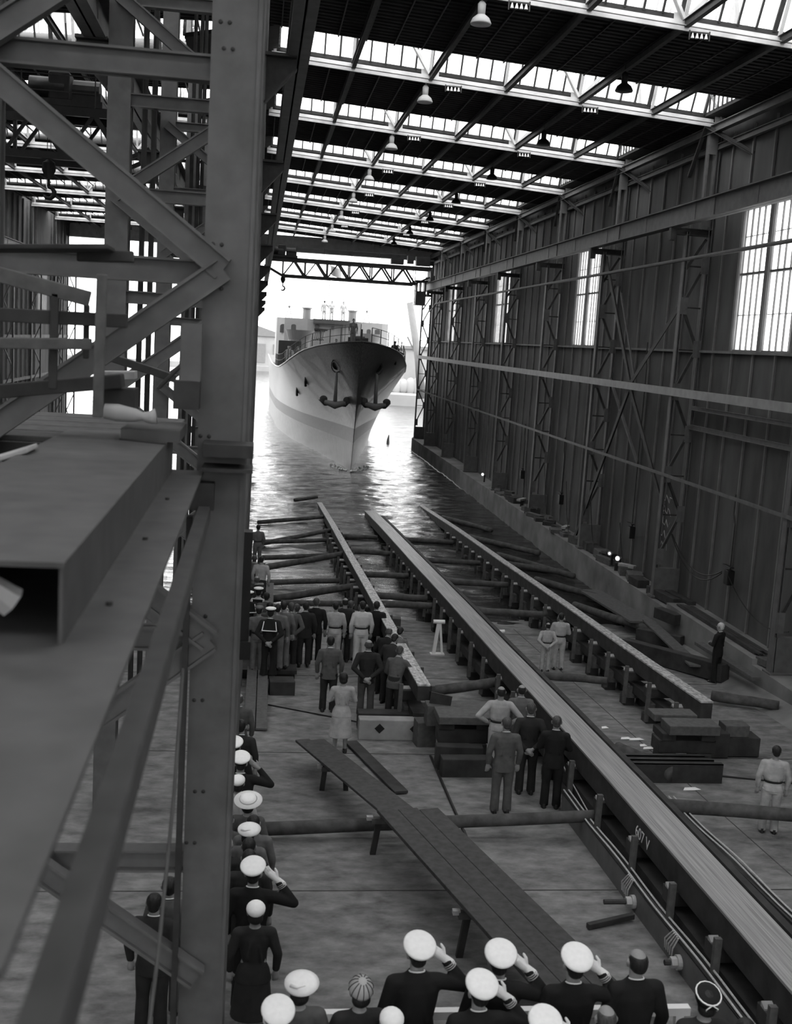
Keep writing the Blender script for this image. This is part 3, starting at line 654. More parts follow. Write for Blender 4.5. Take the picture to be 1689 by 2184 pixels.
part('planks', MB().box(-.5,1.35,28.3,31.5,zf(29)+.2,zf(29)+.3), WOODD, st); part('bearers', MB().box(-.4,1.3,28.4,28.6,zf(28.4),zf(29)+.2).box(-.4,1.3,31.1,31.3,zf(31.2),zf(29)+.2), WOODD, st)
plank((.55,30,-8.72),(.75,40,-8.85),.35,.08,WOOD,'gangboard leading out over the water left of the onlookers')
# posts
for i, q in enumerate(((604,1440),)):
    p = onF(*q); solo('post', MB().box(p.x-.05,p.x+.05,p.y-.05,p.y+.05,p.z,p.z+.45), WOODL, 'short pale-topped post standing by the staging', 'post')
# ---- timber pile at the near end of the right way
gF = 'timbers of the pile at the end of the right way'
z = zf(21.8); k_ = 0
for (x0, x1, y0, y1, z0, z1, m, rr, lb) in ((8.7,9.0,21.5,22.1,0,.34,WOODD,0,'left foot block of the right timber pile'),(9.45,9.75,21.5,22.1,0,.34,WOODD,0,'right foot block of the right timber pile'),(8.6,9.85,21.55,22.0,.34,.62,WOODD,0,'long timber in the middle of the right pile'),(8.65,8.95,21.5,22.1,.62,.78,WOODD,0,'left spacer near the top of the right pile'),(9.5,9.8,21.5,22.1,.62,.78,WOODD,0,'right spacer near the top of the right pile'),(8.75,9.85,21.4,21.95,.78,.98,WOOD,-.05,'near top timber of the right pile, with chips on it'),(8.65,9.6,22.05,22.5,.85,1.0,WOOD,.06,'far top timber of the right pile'),(10.05,10.45,22.2,22.7,0,.55,WOODD,0,'upright block standing right of the timber pile'),(10.3,11.2,22.3,22.8,0,.42,WOODD,0,'long low block at the right of the timber pile'),(10.4,10.95,22.35,22.75,.42,.68,WOOD,.1,'pale-topped block lying on the low block at right')):
    o = solo('pile_timber', MB().box(x0,x1,y0,y1,z+z0,z+z1), m, lb, 'timber', gF, bev=.015)
for i in range(3):
    y = 20.6+.22*i; m_ = MB().box(7.75-.1*i,9.62-.11*i,y,y+.02,zf(20.8),zf(20.8)+.42).box(7.75-.1*i,9.62-.11*i,y,y+.12,zf(20.8)+.4,zf(20.8)+.42)
    solo('steel_channel', m_, STEELD, '%s steel channel lying on edge below the right timber pile' % ('front','middle','rear')[i], 'channel', 'steel channels on edge')
# scraps of paper
for i, (px, py) in enumerate(((1290,1552),(1335,1575),(1357,1577),(1372,1590),(1383,1596),(1475,1683),(1012,1611),(955,1612))):
    p = onF(px, py, .012); s = .09+.05*(i % 3)
    m_ = MB().add([(p.x-s,p.y-.05,p.z),(p.x,p.y-.09,p.z+.02),(p.x+s,p.y-.02,p.z),(p.x+s*.5,p.y+.07,p.z+.015),(p.x-s*.6,p.y+.08,p.z),(p.x-s,p.y-.05,p.z-.008),(p.x,p.y-.09,p.z+.01),(p.x+s,p.y-.02,p.z-.008),(p.x+s*.5,p.y+.07,p.z+.005),(p.x-s*.6,p.y+.08,p.z-.008)],[(0,1,2,3,4),(9,8,7,6,5),(0,5,6,1),(1,6,7,2),(2,7,8,3),(3,8,9,4),(4,9,5,0)])
    solo('paper_scrap', m_, CAPW, ['white scrap of paper alone beside the middle way','first scrap in the paper litter left of the pile','second scrap in the paper litter left of the pile','third scrap in the paper litter left of the pile','largest paper scrap at the foot of the right pile','flat scrap in front of the steel channels','white scrap below the stacked bench','scrap beside the floor joint left of the bench'][i], 'paper', 'paper scraps on the floor')
# ---- side beams with ropes and bolts, either side of the middle way
def sidebeam(x, y0, y1, s, label):
    t = thing('side_beam', label, 'beam', (x,(y0+y1)/2,zf(12)))
    h = .38
    part('plate', MB().hexa([(x-.02,y0,zf(y0)),(x+.02,y0,zf(y0)),(x+.02,y1,zf(y1)),(x-.02,y1,zf(y1)),(x-.02,y0,zf(y0)+h),(x+.02,y0,zf(y0)+h),(x+.02,y1,zf(y1)+h),(x-.02,y1,zf(y1)+h)]), STEEL, t)
    part('flange', MB().bar((x+s*.06,y0,zf(y0)+h),(x+s*.06,y1,zf(y1)+h),.16,.02), STEELD, t)
    for dx in (0, .09): part('rope', MB().tube([(x+s*dx,y0+(y1-y0)*i/20,zf(y0+(y1-y0)*i/20)+h+.05+.02*math.sin(i)) for i in range(21)], .014, 6), ROPE, t)
    return t
sb = sidebeam(5.84, 8.5, 18.9, 1, 'long steel side beam with two ropes along the left of the middle way')
sidebeam(7.8, 9, 18.6, -1, 'steel side beam with ropes along the right of the middle way')
for i, y in enumerate((14.9, 13.1)):
    z = zf(y)+.16
    t = thing('tie_bolt', '%s pale hexagon nut and bolt through the left side beam' % ('far','near')[i], 'bolt', (5.7,y,z), 'bolts through the side beam')
    part('nut', MB().tube([(5.68,y,z),(5.76,y,z)],.075,6), PALE, t); part('washer', MB().tube([(5.76,y,z),(5.815,y,z)],.1,14), PALE, t)
    part('bolt', MB().tube([(5.35 if i == 0 else 5.6,y,z),(6.0,y,z)],.038,8), STEELD, t)
    lash = MB()
    for j in range(5): lash.tube([(5.8,y+.1+.05*j,z+.28),(5.76,y+.16+.07*j,z+.1),(5.78,y+.22+.06*j,z-.05)],.012,5)
    part('rope_lashing', lash, ROPE, t)
plank((4.95,14.35,zf(14.3)+.05),(5.7,14.6,zf(14.5)+.08),.08,.08,WOODD,'short dark bar sticking out under the far bolt', name='bar')
rope('rope', (6.0,19.9,-7.6), (6.25,8.2,-7.4), .55, .012, ROPE, 'thin loose line hanging in curves along the left side of the middle way', 'rope')
rope('hose', onF(918,1612,.02), onF(1010,1820,.02), -.0, .03, IRON, 'dark hose lying across the floor under the long log', 'hose')
rope('cable', onF(572,1503,.02), onF(765,1540,.02), 0, .018, IRON, 'thin dark cable on the floor behind the woman', 'cable')
rope('cable', onF(1537,1655,.02), (12.6,20.2,zf(20.2)+.02), 0, .018, IRON, 'dark cable on the floor running right from the steel channels', 'cable')
# white winch stands near the middle way
for i, (px, py) in enumerate(((995,1398),)):
    p = onF(px, py); p.x = 5.6; p.z = zf(p.y)
    t = thing('screw_jack', 'white-painted jack standing left of the middle way', 'jack', p)
    z = p.z; part('jack_leg', MB().bar((p.x-.1,p.y,z),(p.x,p.y,z+.95),.1,.08).bar((p.x+.16,p.y,z),(p.x+.05,p.y,z+.95),.06,.06), WHITE, t)
    part('jack_head', MB().tube([(p.x-.16,p.y,z+1.0),(p.x+.18,p.y,z+1.0)],.06,10), WHITE, t); part('base', MB().box(p.x-.2,p.x+.22,p.y-.1,p.y+.1,z,z+.05), WHITE, t)
solo('pipe_stub', MB().tube([(6.8,29.5,zw(29.5)-.12),(7.05,29.5,zw(29.5)-.1)], .05, 10), WHITE, 'short white pipe end poking out right of the middle way', 'pipe')
# ---- along the right wall: big beams, planks, offcuts, floodlights
solo('squared_beam', MB().bar(onF(1331,1378,.25), (13.3,29.0,zf(29)+.3), .35, .5), WOODD, 'large dark squared beam lying diagonally before the white-haired man', 'beam', bev=.02)
solo('squared_beam', MB().bar(onF(1360,1352,.3), onF(1455,1370,.3), .3, .4), WOODD, 'shorter dark beam behind the large diagonal one', 'beam', bev=.02)
plank((13.3,42,zf(42)+.45),(13.1,35.2,zf(35)+.5),.9,.08,WOOD,'wide staging board along the concrete wall, far section','staging boards by the wall')
plank((13.3,35.3,zf(35)+.55),(12.7,29.6,zf(29.6)+.35),.4,.06,WOOD,'narrow staging board left of the white-haired man','staging boards by the wall')
plank((13.5,31.5,zf(31)+.6),(13.5,27.5,zf(28)+.55),.25,.1,WOOD,'board against the concrete wall right of the white-haired man','staging boards by the wall')
random.seed(3)
offs = 0
for i in range(26):
    y = 38.5+i*1.03; x = random.uniform(13.9,14.4); w_ = random.uniform(.25,.6); d_ = random.uniform(.5,1.3); h_ = random.uniform(.12,.4)
    o = block((x,y,-8.15),w_,d_,h_,random.uniform(-.4,.4),random.choice((WOODD,WOOD,WOODD,WOOD)),'%s timber offcut from the near end on the concrete ledge' % ORD[i],'timber offcuts on the ledge','timber_offcut')
for i in range(8):
    y = 40+i*2.9; block((14.15,y+.3,-7.83),.22,random.uniform(.5,.9),.12,random.uniform(-1,1),WOODL if i % 3 == 0 else WOOD,'%s loose stick lying on top of the ledge offcuts' % ORD[i],'sticks on the ledge','timber_stick')
for i in range(6):
    plank((14.0+.13*(i%3),34.6-.1*i,-7.9+.06*(i//3)),(14.05+.13*(i%3),28.8-.3*(i%2),-7.9+.06*(i//3)),.12,.055,WOODD,'%s, %s long lath of the stack on the ledge' % (('left','middle','right')[i%3],('bottom','top')[i//3]),'laths stacked on the ledge')
block((14.2,28.2,-8.08),.5,.7,.2,.2,WOOD,'pale flat block at the near end of the lath stack')
block((13.55,34.2,zf(34)+.75),.35,1.1,.35,.3,WOODD,'dark trough-like box against the concrete wall')
for i, (y, x) in enumerate(((46.0,14.15),(45.2,14.35),(37.3,14.0),(37.0,14.4))):
    solo('squared_beam', MB().bar((x,y,-8.0),(x+.12,y-2.3,-7.95),.28,.28), WOODD, '%s squared beam laid lengthwise on the ledge' % ('first','second','third','fourth')[i], 'beam', 'beams on the ledge', bev=.02)
LAMP = mat('lit_lamp_glass', .9, .3, 0, 0); LAMP.node_tree.nodes['Principled BSDF'].inputs['Emission Color'].default_value = (1,1,1,1); LAMP.node_tree.nodes['Principled BSDF'].inputs['Emission Strength'].default_value = 1.6
for i, y in enumerate((41.1, 42.1, 67.5)):
    t = thing('floodlight', ['lit round floodlight on the ledge beam, right one of the pair','lit floodlight on the ledge beam, left one of the pair','lit floodlight far along the concrete ledge'][i], 'floodlight', (14.05,y,-7.75), 'floodlights on the ledge')
    part('reflector', MB().tube([(14.15,y,-7.62),(14.02,y-.12,-7.62),(13.97,y-.17,-7.62)],[.03,.08,.095],16), PALE, t); part('lens', MB().tube([(13.965,y-.175,-7.62),(13.955,y-.185,-7.62)],.085 if i != 1 else .05,16), LAMP, t)
    part('stand', MB().box(14.08,14.16,y-.08,y+.02,-8.1,-7.66), IRON, t)
for i in range(5):
    a = random.random(); rope('cable', (14.3,58-4*i,-5.2-.3*i), (14.0,55.6-4*i,-8.05), .5, .015, IRON, '%s loose cable trailing down to the ledge from the right wall' % ORD[i], 'cable')
# white chalk scribble on the wall
ch = MB(); random.seed(11)
for j in range(5):
    y = 38.3-.0*j; z0 = -4.9-.42*j; pts = [(14.69,y+.5-.12*i+.05*math.sin(i*2+j),z0+.14*math.sin(i*1.9+j*2)) for i in range(9)]
    ch.tube(pts,.012,4)
solo('chalk_marks', ch, PALE, 'faint white chalk scribbles on the right wall panel', 'chalk marks')
# ---- tribune at the bottom
ZT = -7.04
tb = thing('viewing_stand', 'plank viewing stand with a white rail at the bottom of the picture', 'viewing stand', (2.6,8,ZT))
part('planks', MB().box(.15,5.6,5.5,9.72,ZT-.06,ZT), WOOD, tb)
part('rail_top', MB().box(.3,4.4,9.56,9.64,ZT+.8,ZT+.88), WHITE, tb)
for x in (.35,1.75,2.75,4.3): part('rail_post', MB().box(x-.04,x+.04,9.56,9.63,ZT,ZT+.8), WHITE, tb)
for x in (.4,2.6,5.3): part('support', MB().box(x-.06,x+.06,9.5,9.62,zf(9.6),ZT-.06).box(x-.06,x+.06,5.6,5.72,zf(5.6),ZT-.06), WOODD, tb)
# ================================================================ FOREGROUND WALKWAY (left)
bx = thing('box_girder', 'wide steel box girder in the left foreground with an open near end', 'girder', (-1.05,6.5,-1.1))
part('top_plate', MB().box(-1.46,-.64,3.98,9.2,-.85,-.83), BOXS, bx)
part('side_plate', MB().box(-.66,-.645,3.99,9.19,-1.129,-.851), BOXS, bx); part('side_plate', MB().box(-1.455,-1.44,3.99,9.19,-1.129,-.851), BOXS, bx)
part('joint_ridge', MB().bar((-.98,8.5,-.825),(-.64,8.3,-.825),.03,.015), STEELD, bx)
part('upper_box', MB().box(-.98,-.55,8.5,9.35,-.83,-.745), BOXS, bx)
part('bottom_flange', MB().box(-1.6,-.40,1.9,9.3,-1.15,-1.13), BOXS, bx)
for i in range(3): part('flange_bolt', MB().tube([(-.56,4.6+1.5*i,-1.13),(-.56,4.6+1.5*i,-1.115)],.014,8), STEELD, bx)
tp = solo('crumpled_sheet', MB().tube([(-1.3,4.3,-.95),(-1.15,4.15,-1.0),(-1.0,4.1,-.9),(-.85,4.15,-1.02)],[.05,.08,.04,.06],7), PALE, 'crumpled pale sheet stuffed in the open girder end', 'sheet')
solo('angle_rail', MB().bar((-.375,1.6,-1.38),(-.375,9.2,-1.4),.085,.03).bar((-.335,1.6,-1.44),(-.335,9.2,-1.46),.012,.12), BOXS, 'long narrow steel angle running beside the foreground box girder', 'rail')
solo('walkway_bearer', MB().box(-1.6,-.3,9.05,9.2,-1.42,-1.2), STEELD, 'dark bearer under the girders at the foreground column', 'beam')
solo('thin_rod', MB().tube([(-.42,7.6,-2.3),(-.41,6.9,-2.9),(-.43,6.2,-3.6),(-.47,5.6,-4.2)],.012,8), BOXS, 'thin rod slanting down beside the foreground column', 'rod')
# timber walkway and rails behind the girder
def pp(px, py, Y): return onY(px, py, Y)
gW = 'boards of the timber railing at left'
for i, (q0, q1, Y, w_, h_, m, lb) in enumerate(((( -60,570),(192,638),8.0,.04,.105,WOOD,'sloping top board of the timber railing at the left edge'),((-60,668),(272,685),8.1,.04,.095,WOODD,'dark middle board of the timber railing at the left edge'),((-60,731),(196,734),7.9,.04,.075,WOOD,'lower board of the timber railing at the left edge'))):
    plank(pp(*q0,Y), pp(*q1,Y), w_, h_, m, lb, gW)
for i, (q0, q1, Y, w_, lb) in enumerate((((118,625),(112,830),8.0,.055,'left dark post of the timber railing'),((185,650),(183,765),8.2,.04,'middle dark post of the timber railing'),((218,585),(208,890),7.8,.07,'right pale post of the timber railing'))):
    plank(pp(*q0,Y), pp(*q1,Y), w_, .04, WOODD if i < 2 else WOOD, lb, 'posts of the timber railing at left', 'railing_post')
wk = thing('timber_walkway', 'cluttered timber walkway behind the foreground girder', 'walkway', (-1.9,10.2,-1.0))
for i in range(5): part('plank', MB().box(-3.6+.0*i,-.75,9.7+.55*i,10.2+.55*i,-1.0-.02*(i%2),-.95), WOOD, wk, bev=.01)
part('bearer', MB().box(-3.6,-.7,9.6,9.68,-1.2,-1.0), WOODD, wk)
for i, (q0, q1, Y, w_, h_, m, lb) in enumerate((((-40,530),(238,530),8.4,.4,.035,WOODD,'dark sheet lying on the upper cross beam at left'),((165,545),(285,548),8.6,.1,.08,WOODD,'short dark block on the upper cross beam'),((-40,838),(262,812),8.6,.25,.1,WOODD,'dark squared timber on the walkway at left'),((222,850),(292,852),8.8,.3,.17,WOODD,'dark box-like timber on the walkway'),((205,752),(375,808),10.5,.1,.07,WOOD,'plank slanting down behind the white sack'),((338,828),(400,765),9.6,.2,.03,WOOD,'curved offcut leaning near the foreground column'),((215,800),(290,800),11.5,.3,.08,WOODL,'pale stacked boards behind the diagonal brace'),((-30,985),(70,955),7.4,.35,.03,WOODL,'pale board end at the left edge beside the girder'))):
    solo('loose_timber', MB().bar(pp(*q0,Y), pp(*q1,Y), w_, h_), m, lb, 'timber', 'loose timbers on the walkway', bev=.008)
a = pp(222,876,8.5); b = pp(318,890,8.5)
solo('cloth_roll', MB().tube([a, a.lerp(b,.3), a.lerp(b,.7), a.lerp(b,.86), b, b+V((.05,0,.01))],[.055,.065,.05,.03,.045,.06],12), PALE, 'pale rolled cloth lying beside the railing post', 'cloth', smooth=True)
a = pp(410,690,9.15); b = pp(405,812,9.15)
solo('steel_post', MB().box(a.x-.08,a.x+.08,9.1,9.25,b.z,a.z), STEEL, 'short square steel post on a dark base beside the foreground column', 'post')
solo('dark_block', MB().box(a.x-.12,a.x+.08,9.0,9.25,b.z-.22,b.z), STEELD, 'dark base block under the short steel post', 'base')
solo('column_bracket', MB().box(-.4,.0,9.0,9.38,-.98,-.88).box(-.4,.0,9.0,9.38,-1.1,-1.07), STEELD, 'dark angle bracket bolted to the foreground column', 'bracket')
solo('column_box', MB().box(-.08,.03,12.0,12.2,-3.3,-2.1).box(-.12,.05,11.95,12.2,-3.5,-3.3), IRON, 'dark narrow switch box fixed on the column row at water height', 'switch box')
# ================================================================ WATER, SHIP, HARBOUR
def hgt(x, y):
    a = .06*noise.noise(V((x*.45,y*.7,0)))+.05*noise.noise(V((x*.9+5,y*1.7,2)))+.025*noise.noise(V((x*1.7,y*3.4+9,4)))
    d = math.hypot((x-7.0)*1.0, (y-80)*1.0)
    a += .10*math.exp(-((d-5)/2.5)**2)*(1 if y < 82 else .4)+.06*math.exp(-((d-12)/3)**2)
    return ZW+a
nx, ny = 150, 420; X0, X1, Y0, Y1 = -15.88, 13.74, 34.5, 100.5
m_ = MB()
for j in range(ny+1):
    for i in range(nx+1):
        x = X0+(X1-X0)*i/nx; y = Y0+(Y1-Y0)*(j/ny)**1.4; m_.v.append((x,y,hgt(x,y)))
for j in range(ny):
    for i in range(nx): a = j*(nx+1)+i; m_.f.append((a,a+1,a+nx+2,a+nx+1))
wt = part('dock_water', m_, WATER, None, True); wt['kind'] = 'stuff'; tag(wt, 'rippled dark water filling the lower slipway inside the shed', 'water')
m_ = MB(); nx = 60; ny = 60
for j in range(ny+1):
    for i in range(nx+1): x = -120+260*i/nx; y = 98.4+310*(j/ny)**1.5; m_.v.append((x,y,ZW+.08*noise.noise(V((x*.3,y*.4,1)))-.05))
for j in range(ny):
    for i in range(nx): a = j*(nx+1)+i; m_.f.append((a,a+1,a+nx+2,a+nx+1))
wt = part('harbour_water', m_, WATER, None, True); wt['kind'] = 'stuff'; tag(wt, 'bright open harbour water outside the shed', 'water')
# ---- ship
SX, SY = 7.0, 80.3
def interp(T, s):
    if s <= T[0][0]: return T[0][1]
    for (a, va), (b, vb) in zip(T, T[1:]):
        if s <= b: return va+(vb-va)*(s-a)/(b-a)
    return T[-1][1]
WLT = [(0,0),(3,.42),(6,.85),(13,1.85),(21,3.05),(28,3.95),(37,4.7),(60,5.3),(80,5.0)]
DKT = [(-3.9,0),(-3.7,.3),(-3.3,.75),(-2.5,1.35),(-1,2.15),(1,2.95),(4,3.85),(8,4.6),(12,5.05),(18,5.35),(30,5.6),(80,5.5)]
def zdk(s): return interp([(-3.9,-.05),(0,-.45),(3,-.85),(6,-1.4),(9,-1.95),(13,-2.45),(18,-2.6),(80,-2.6)], s)
def hull_pt(s, t):                                        # t = 0 below water ... 1 deck edge; returns half breadth point
    # stem leans forward with height
    smin = -3.9*max(0, (t-.12)/.88)**1.15
    ss = smin+(s)*(80-smin)/80
    z = -10.4+(zdk(ss)+10.4)*t
    u = max(0, (t-.12)/.88)
    bw = interp(WLT, max(0, s)) ; bd = interp(DKT, -3.9+s*83.9/80); p = 1.0+1.6*math.exp(-max(s,0)/12)
    bb = bw+(bd-bw)*u**p if bd > bw else bw+(bd-bw)*u
    return ss, bb, z
ST = [0,.12,.3,.5,.75,1.05,1.4,1.8,2.3,2.8,3.4,4.1,4.9,5.8,6.8,8,9.4,11,13,15,17.5,20,23,27,31,36,42,50,60,80]; TT = [i/40 for i in range(41)]
def hull_side(sg, z0, z1):
    m = MB(); idx = {}
    g = [[hull_pt(s, t) for t in TT] for s in ST]
    for i, row in enumerate(g):
        for j, (s, b_, z) in enumerate(row): idx[(i,j)] = len(m.v); m.v.append((SX+sg*b_, SY+s, z))
    for i in range(len(ST)-1):
        for j in range(len(TT)-1):
            zz = sum(g[a][b][2] for a in (i,i+1) for b in (j,j+1))/4
            if z0 <= zz < z1: m.f.append((idx[(i,j)],idx[(i+1,j)],idx[(i+1,j+1)],idx[(i,j+1)]))
    return m
sh = thing('warship', 'newly launched grey warship seen bow-on, afloat in the harbour mouth', 'ship', (SX,SY+20,ZW))
hl = MB()
for sg in (-1, 1):
    k = hull_side(sg, -99, 99); hl.add(k.v, k.f)
hm = hl.mesh('hull', HULL, True)
hm.materials.append(BOOT); hm.materials.append(HULLW)
import bmesh
bm = bmesh.new(); bm.from_mesh(hm)
for zz in (-6.15, -7.2): bmesh.ops.bisect_plane(bm, geom=bm.verts[:]+bm.edges[:]+bm.faces[:], plane_co=(0,0,zz), plane_no=(0,0,1))
bmesh.ops.remove_doubles(bm, verts=bm.verts, dist=.004); bmesh.ops.recalc_face_normals(bm, faces=bm.faces); bm.to_mesh(hm); bm.free()
for p in hm.polygons:
    z = p.center.z; p.material_index = 0 if z > -6.15 else (1 if z > -7.2 else 2)
ho = link('hull', hm, sh)
# sharpen paint borders: material set from height inside one material tree would drift, so it stays on faces
m_ = MB(); k = len(ST)
for s in ST: ss, bb, z = hull_pt(s, 1); m_.v += [(SX-bb,SY+ss,z-.05),(SX+bb,SY+ss,z-.05)]
for i in range(k-1): m_.f.append((2*i,2*i+1,2*i+3,2*i+2))
part('deck', m_, SHIPD, sh)
m_ = MB()
for sg in (-1, 1): m_.tube([(SX+sg*hull_pt(s,1)[1], SY+hull_pt(s,1)[0], hull_pt(s,1)[2]+.02) for s in ST], .055, 6)
part('deck_edge', m_, HULL, sh)
for sg in (-1, 1):                                          # guard rails
    pts = [(SX+sg*max(hull_pt(s,1)[1]-.12,.05), SY+hull_pt(s,1)[0], hull_pt(s,1)[2]) for s in (.6,1.6,2.8,4.2,5.6,7,8.4,9.8,11.2,12.6,14,15.5,17,18.5,20,22,24,26)]
    for i, q in enumerate(pts): part('rail_stanchion', MB().tube([q,(q[0],q[1],q[2]+1.05)],.035,5), SHIPD, sh)
    for h in (.55, 1.05): part('guard_rail', MB().tube([(q[0],q[1],q[2]+h) for q in pts],.022,5), SHIPD, sh)
def hull_at(s, t, sg):
    ss, b_, z = hull_pt(s, t); a = hull_pt(s+.3, t); c = hull_pt(s, t+.03)
    P = V((SX+sg*b_, SY+ss, z)); A = V((SX+sg*a[1], SY+a[0], a[2]))-P; B_ = V((SX+sg*c[1], SY+c[0], c[2]))-P
    n_ = A.cross(B_).normalized()
    if n_.y > 0 or n_.x*sg < 0: n_ = -n_ if (n_.x*sg < 0) else n_
    return P, n_
for sg in (-1, 1):                                          # anchors, hawse pipes
    P, n_ = hull_at(2.6, .82, sg); out = V((sg*.45,-1,-.15)).normalized()
    P = P+out*.16; Q = P+V((.0,-.12,-2.15))
    an = 'anchor'; m_ = MB()
    m_.tube([P, P.lerp(Q,.5), Q], [.1,.12,.15], 10)
    cr = Q; sd_ = V((1,.15*sg,0))
    m_.tube([cr-sd_*.75, cr-sd_*.3+V((0,0,-.12)), cr+V((0,0,-.2)), cr+sd_*.3+V((0,0,-.12)), cr+sd_*.75], [.16,.22,.28,.22,.16], 12)
    anc = part(an, m_, SHIP, sh, True)
    for e in (-1, 1):
        c = cr+sd_*.8*e
        f = part('anchor_fluke', MB().hexa([c+V((-.15*e-.1,0,-.28)),c+V((-.15*e+.12,0,-.28)),c+V((-.15*e+.12,.12,-.28)),c+V((-.15*e-.1,.12,-.28)),c+V((.1*e-.28,-.1,.12)),c+V((.1*e+.22,-.1,.12)),c+V((.1*e+.22,.1,.12)),c+V((.1*e-.28,.1,.12))]).ball(c+V((.02*e,0,.2)),.28,.12,.24), SHIPD, anc, True)
    part('hawse_pipe', MB().tube([P+out*.02+V((0,0,.45)), P-out*.7+V((0,0,.5))], [.34,.28], 16), IRON, sh, True)
    part('hawse_ring', MB().tube([P+V((.38*math.cos(a)*1,-.02,.45+.5*math.sin(a))) for a in [i*math.pi/8 for i in range(17)]], .05, 6), SHIPD, sh, True)
for (s, t) in ((9.5,.80),(13.5,.745)):                        # scuppers on the left bow
    P, n_ = hull_at(s, t, -1); part('scupper', MB().tube([P+V((-.05,-.3,.35)), P+V((-.06,0,0)), P+V((-.03,.3,-.35))], .1, 6), SHIPD, sh)
# bridge block
ZB0, ZB1, YB = -2.7, 1.75, 107.5
pl = [(SX-5.35,YB+3.5),(SX-5.3,YB+1.2),(SX-4.6,YB+.1),(SX-2.5,YB-.9),(SX,YB-1.3),(SX+2.5,YB-.9),(SX+4.6,YB+.1),(SX+5.3,YB+1.2),(SX+5.35,YB+3.5)]
part('bridge_block', MB().prism(pl+[(SX+5.35,YB+7),(SX-5.35,YB+7)],2,ZB0,ZB1), SHIP, sh)
def front_y(x):
    for (xa, ya), (xb, yb) in zip(pl[1:-1], pl[2:]):
        if xa <= x <= xb: return ya+(yb-ya)*(x-xa)/(xb-xa)
    return YB
def win(px, py, wpx, hpx, arch=True):
    c = onY(px, py, YB-.3); w_ = wpx*107/2400/2; h_ = hpx*107/2400/2; fy = front_y(c.x)
    n_ = 8; poly = [(c.x-w_,c.z-h_),(c.x+w_,c.z-h_)]+[(c.x+w_*(math.cos(a)),c.z+h_*.45+h_*.55*math.sin(a)) for a in [math.pi*i/n_ for i in range(n_+1)]]
    part('bridge_window', MB().prism(poly,1,fy-.12,fy+.25), SHIPD, sh)
for a in ((604,700,13,18),(626,697,10,11),(675,697,9,11),(786,707,8,9),(805,708,12,10)): win(*a)
c = onY(709,699,YB-1); part('porthole', MB().tube([(c.x,front_y(c.x)-.1,c.z),(c.x,front_y(c.x)+.1,c.z)],.13,14), SHIPD, sh)
part('dark_canopy', MB().prism([(SX-2.0,YB-1.35),(SX,YB-1.6),(SX+1.4,YB-1.5),(SX+1.4,YB-1.0),(SX-2.0,YB-.8)],2,ZB1-.35,ZB1+.04), SHIPD, sh)
for px, py in ((654,672),(751,680)):
    c = onY(px, py+4, YB+1); part('ventilator', MB().loft([(c.x,YB+1,ZB1-.1,.38,.38),(c.x,YB+1,ZB1+.95,.38,.38),(c.x,YB+1,ZB1+.97,.5,.5),(c.x,YB+1,ZB1+1.08,.5,.5)],18), SHIP, sh)
for px in (616, 782):
    c = onY(px, 676, YB+2); part('deck_tripod', MB().bar((c.x-.3,YB+2,ZB1),(c.x,YB+2,ZB1+1.1),.06,.06).bar((c.x+.3,YB+2,ZB1),(c.x,YB+2,ZB1+1.1),.06,.06).ball((c.x,YB+2,ZB1+1.1),.12), SHIP, sh)
c = onY(700, 660, YB)
part('flagpole', MB().tube([(c.x,YB,ZB1),(c.x,YB,ZB1+5.2)],.035,6), SHIP, sh)
fl_ = MB(); n_ = 8
for i in range(n_+1):
    x = c.x+.02+1.0*i/n_; y = YB+.25*math.sin(i*.9)
    for z in (5.1,4.2): fl_.v.append((x+.1*(5.1-z),y,ZB1+z-.05*i))
    for z in (5.1,4.2): fl_.v.append((x+.1*(5.1-z),y+.01,ZB1+z-.05*i))
for i in range(n_): a = 4*i; fl_.f += [(a,a+1,a+5,a+4),(a+2,a+6,a+7,a+3)]
part('flag', fl_, SHIP, sh)
# gun platforms with splinter shields
def shield(px0, px1, py0, py1, Y):
    a = onY(px0, py0, Y); b_ = onY(px1, py1, Y); m = MB(); cx_ = (a.x+b_.x)/2; rt_ = (b_.x-a.x)/2; n_ = 14
    for i in range(n_+1):
        t_ = math.pi+math.pi*i/n_
        for (r_, z) in ((rt_,a.z),(rt_*.78,b_.z),(rt_*.74,b_.z),(rt_*.96,a.z)): m.v.append((cx_+r_*math.cos(t_),Y+r_*.6*math.sin(t_),z))
    for i in range(n_):
        for j in range(4): m.f.append((4*i+j,4*i+(j+1)%4,4*i+4+(j+1)%4,4*i+4+j))
    part('splinter_shield', m, SHIP, sh); part('gun_platform', MB().loft([(cx_,Y,ZB0,rt_*.72,rt_*.45),(cx_,Y,b_.z+.02,rt_*.78,rt_*.5)],18), SHIP, sh)
shield(609,668,702,727,103); shield(772,812,711,730,104)
part('gun_deck_house', MB().box(SX-5.2,SX-3.2,101,106,-2.7,-.35), SHIPD, sh)
gr = MB()
for i in range(6):
    c = onY(672+4*i, 705, 101); d_ = onY(669+4*i, 725, 100); gr.tube([c, d_], .07, 6)
part('rocket_rails', gr, SHIPD, sh)
c = onY(684,704,101); part('launcher_top', MB().box(c.x-.6,c.x+.6,100.8,101.4,c.z-.05,c.z+.12), SHIPD, sh)
c = onY(760,728,90); part('windlass', MB().box(c.x-.7,c.x+.9,89.6,90.6,-1.6,c.z+.3).tube([(c.x-.5,89.5,c.z+.2),(c.x+.6,89.5,c.z+.2)],.25,12), SHIPD, sh)
c = onY(769,716,88); part('jack_staff', MB().tube([(c.x,88,-1.8),(c.x,88,c.z+.9)],.03,6).box(c.x-.01,c.x+.16,87.99,88.01,c.z-.5,c.z+.5), SHIPD, sh)
for i, px in enumerate((612,622,632,640,652)):
    pass
ld = MB()
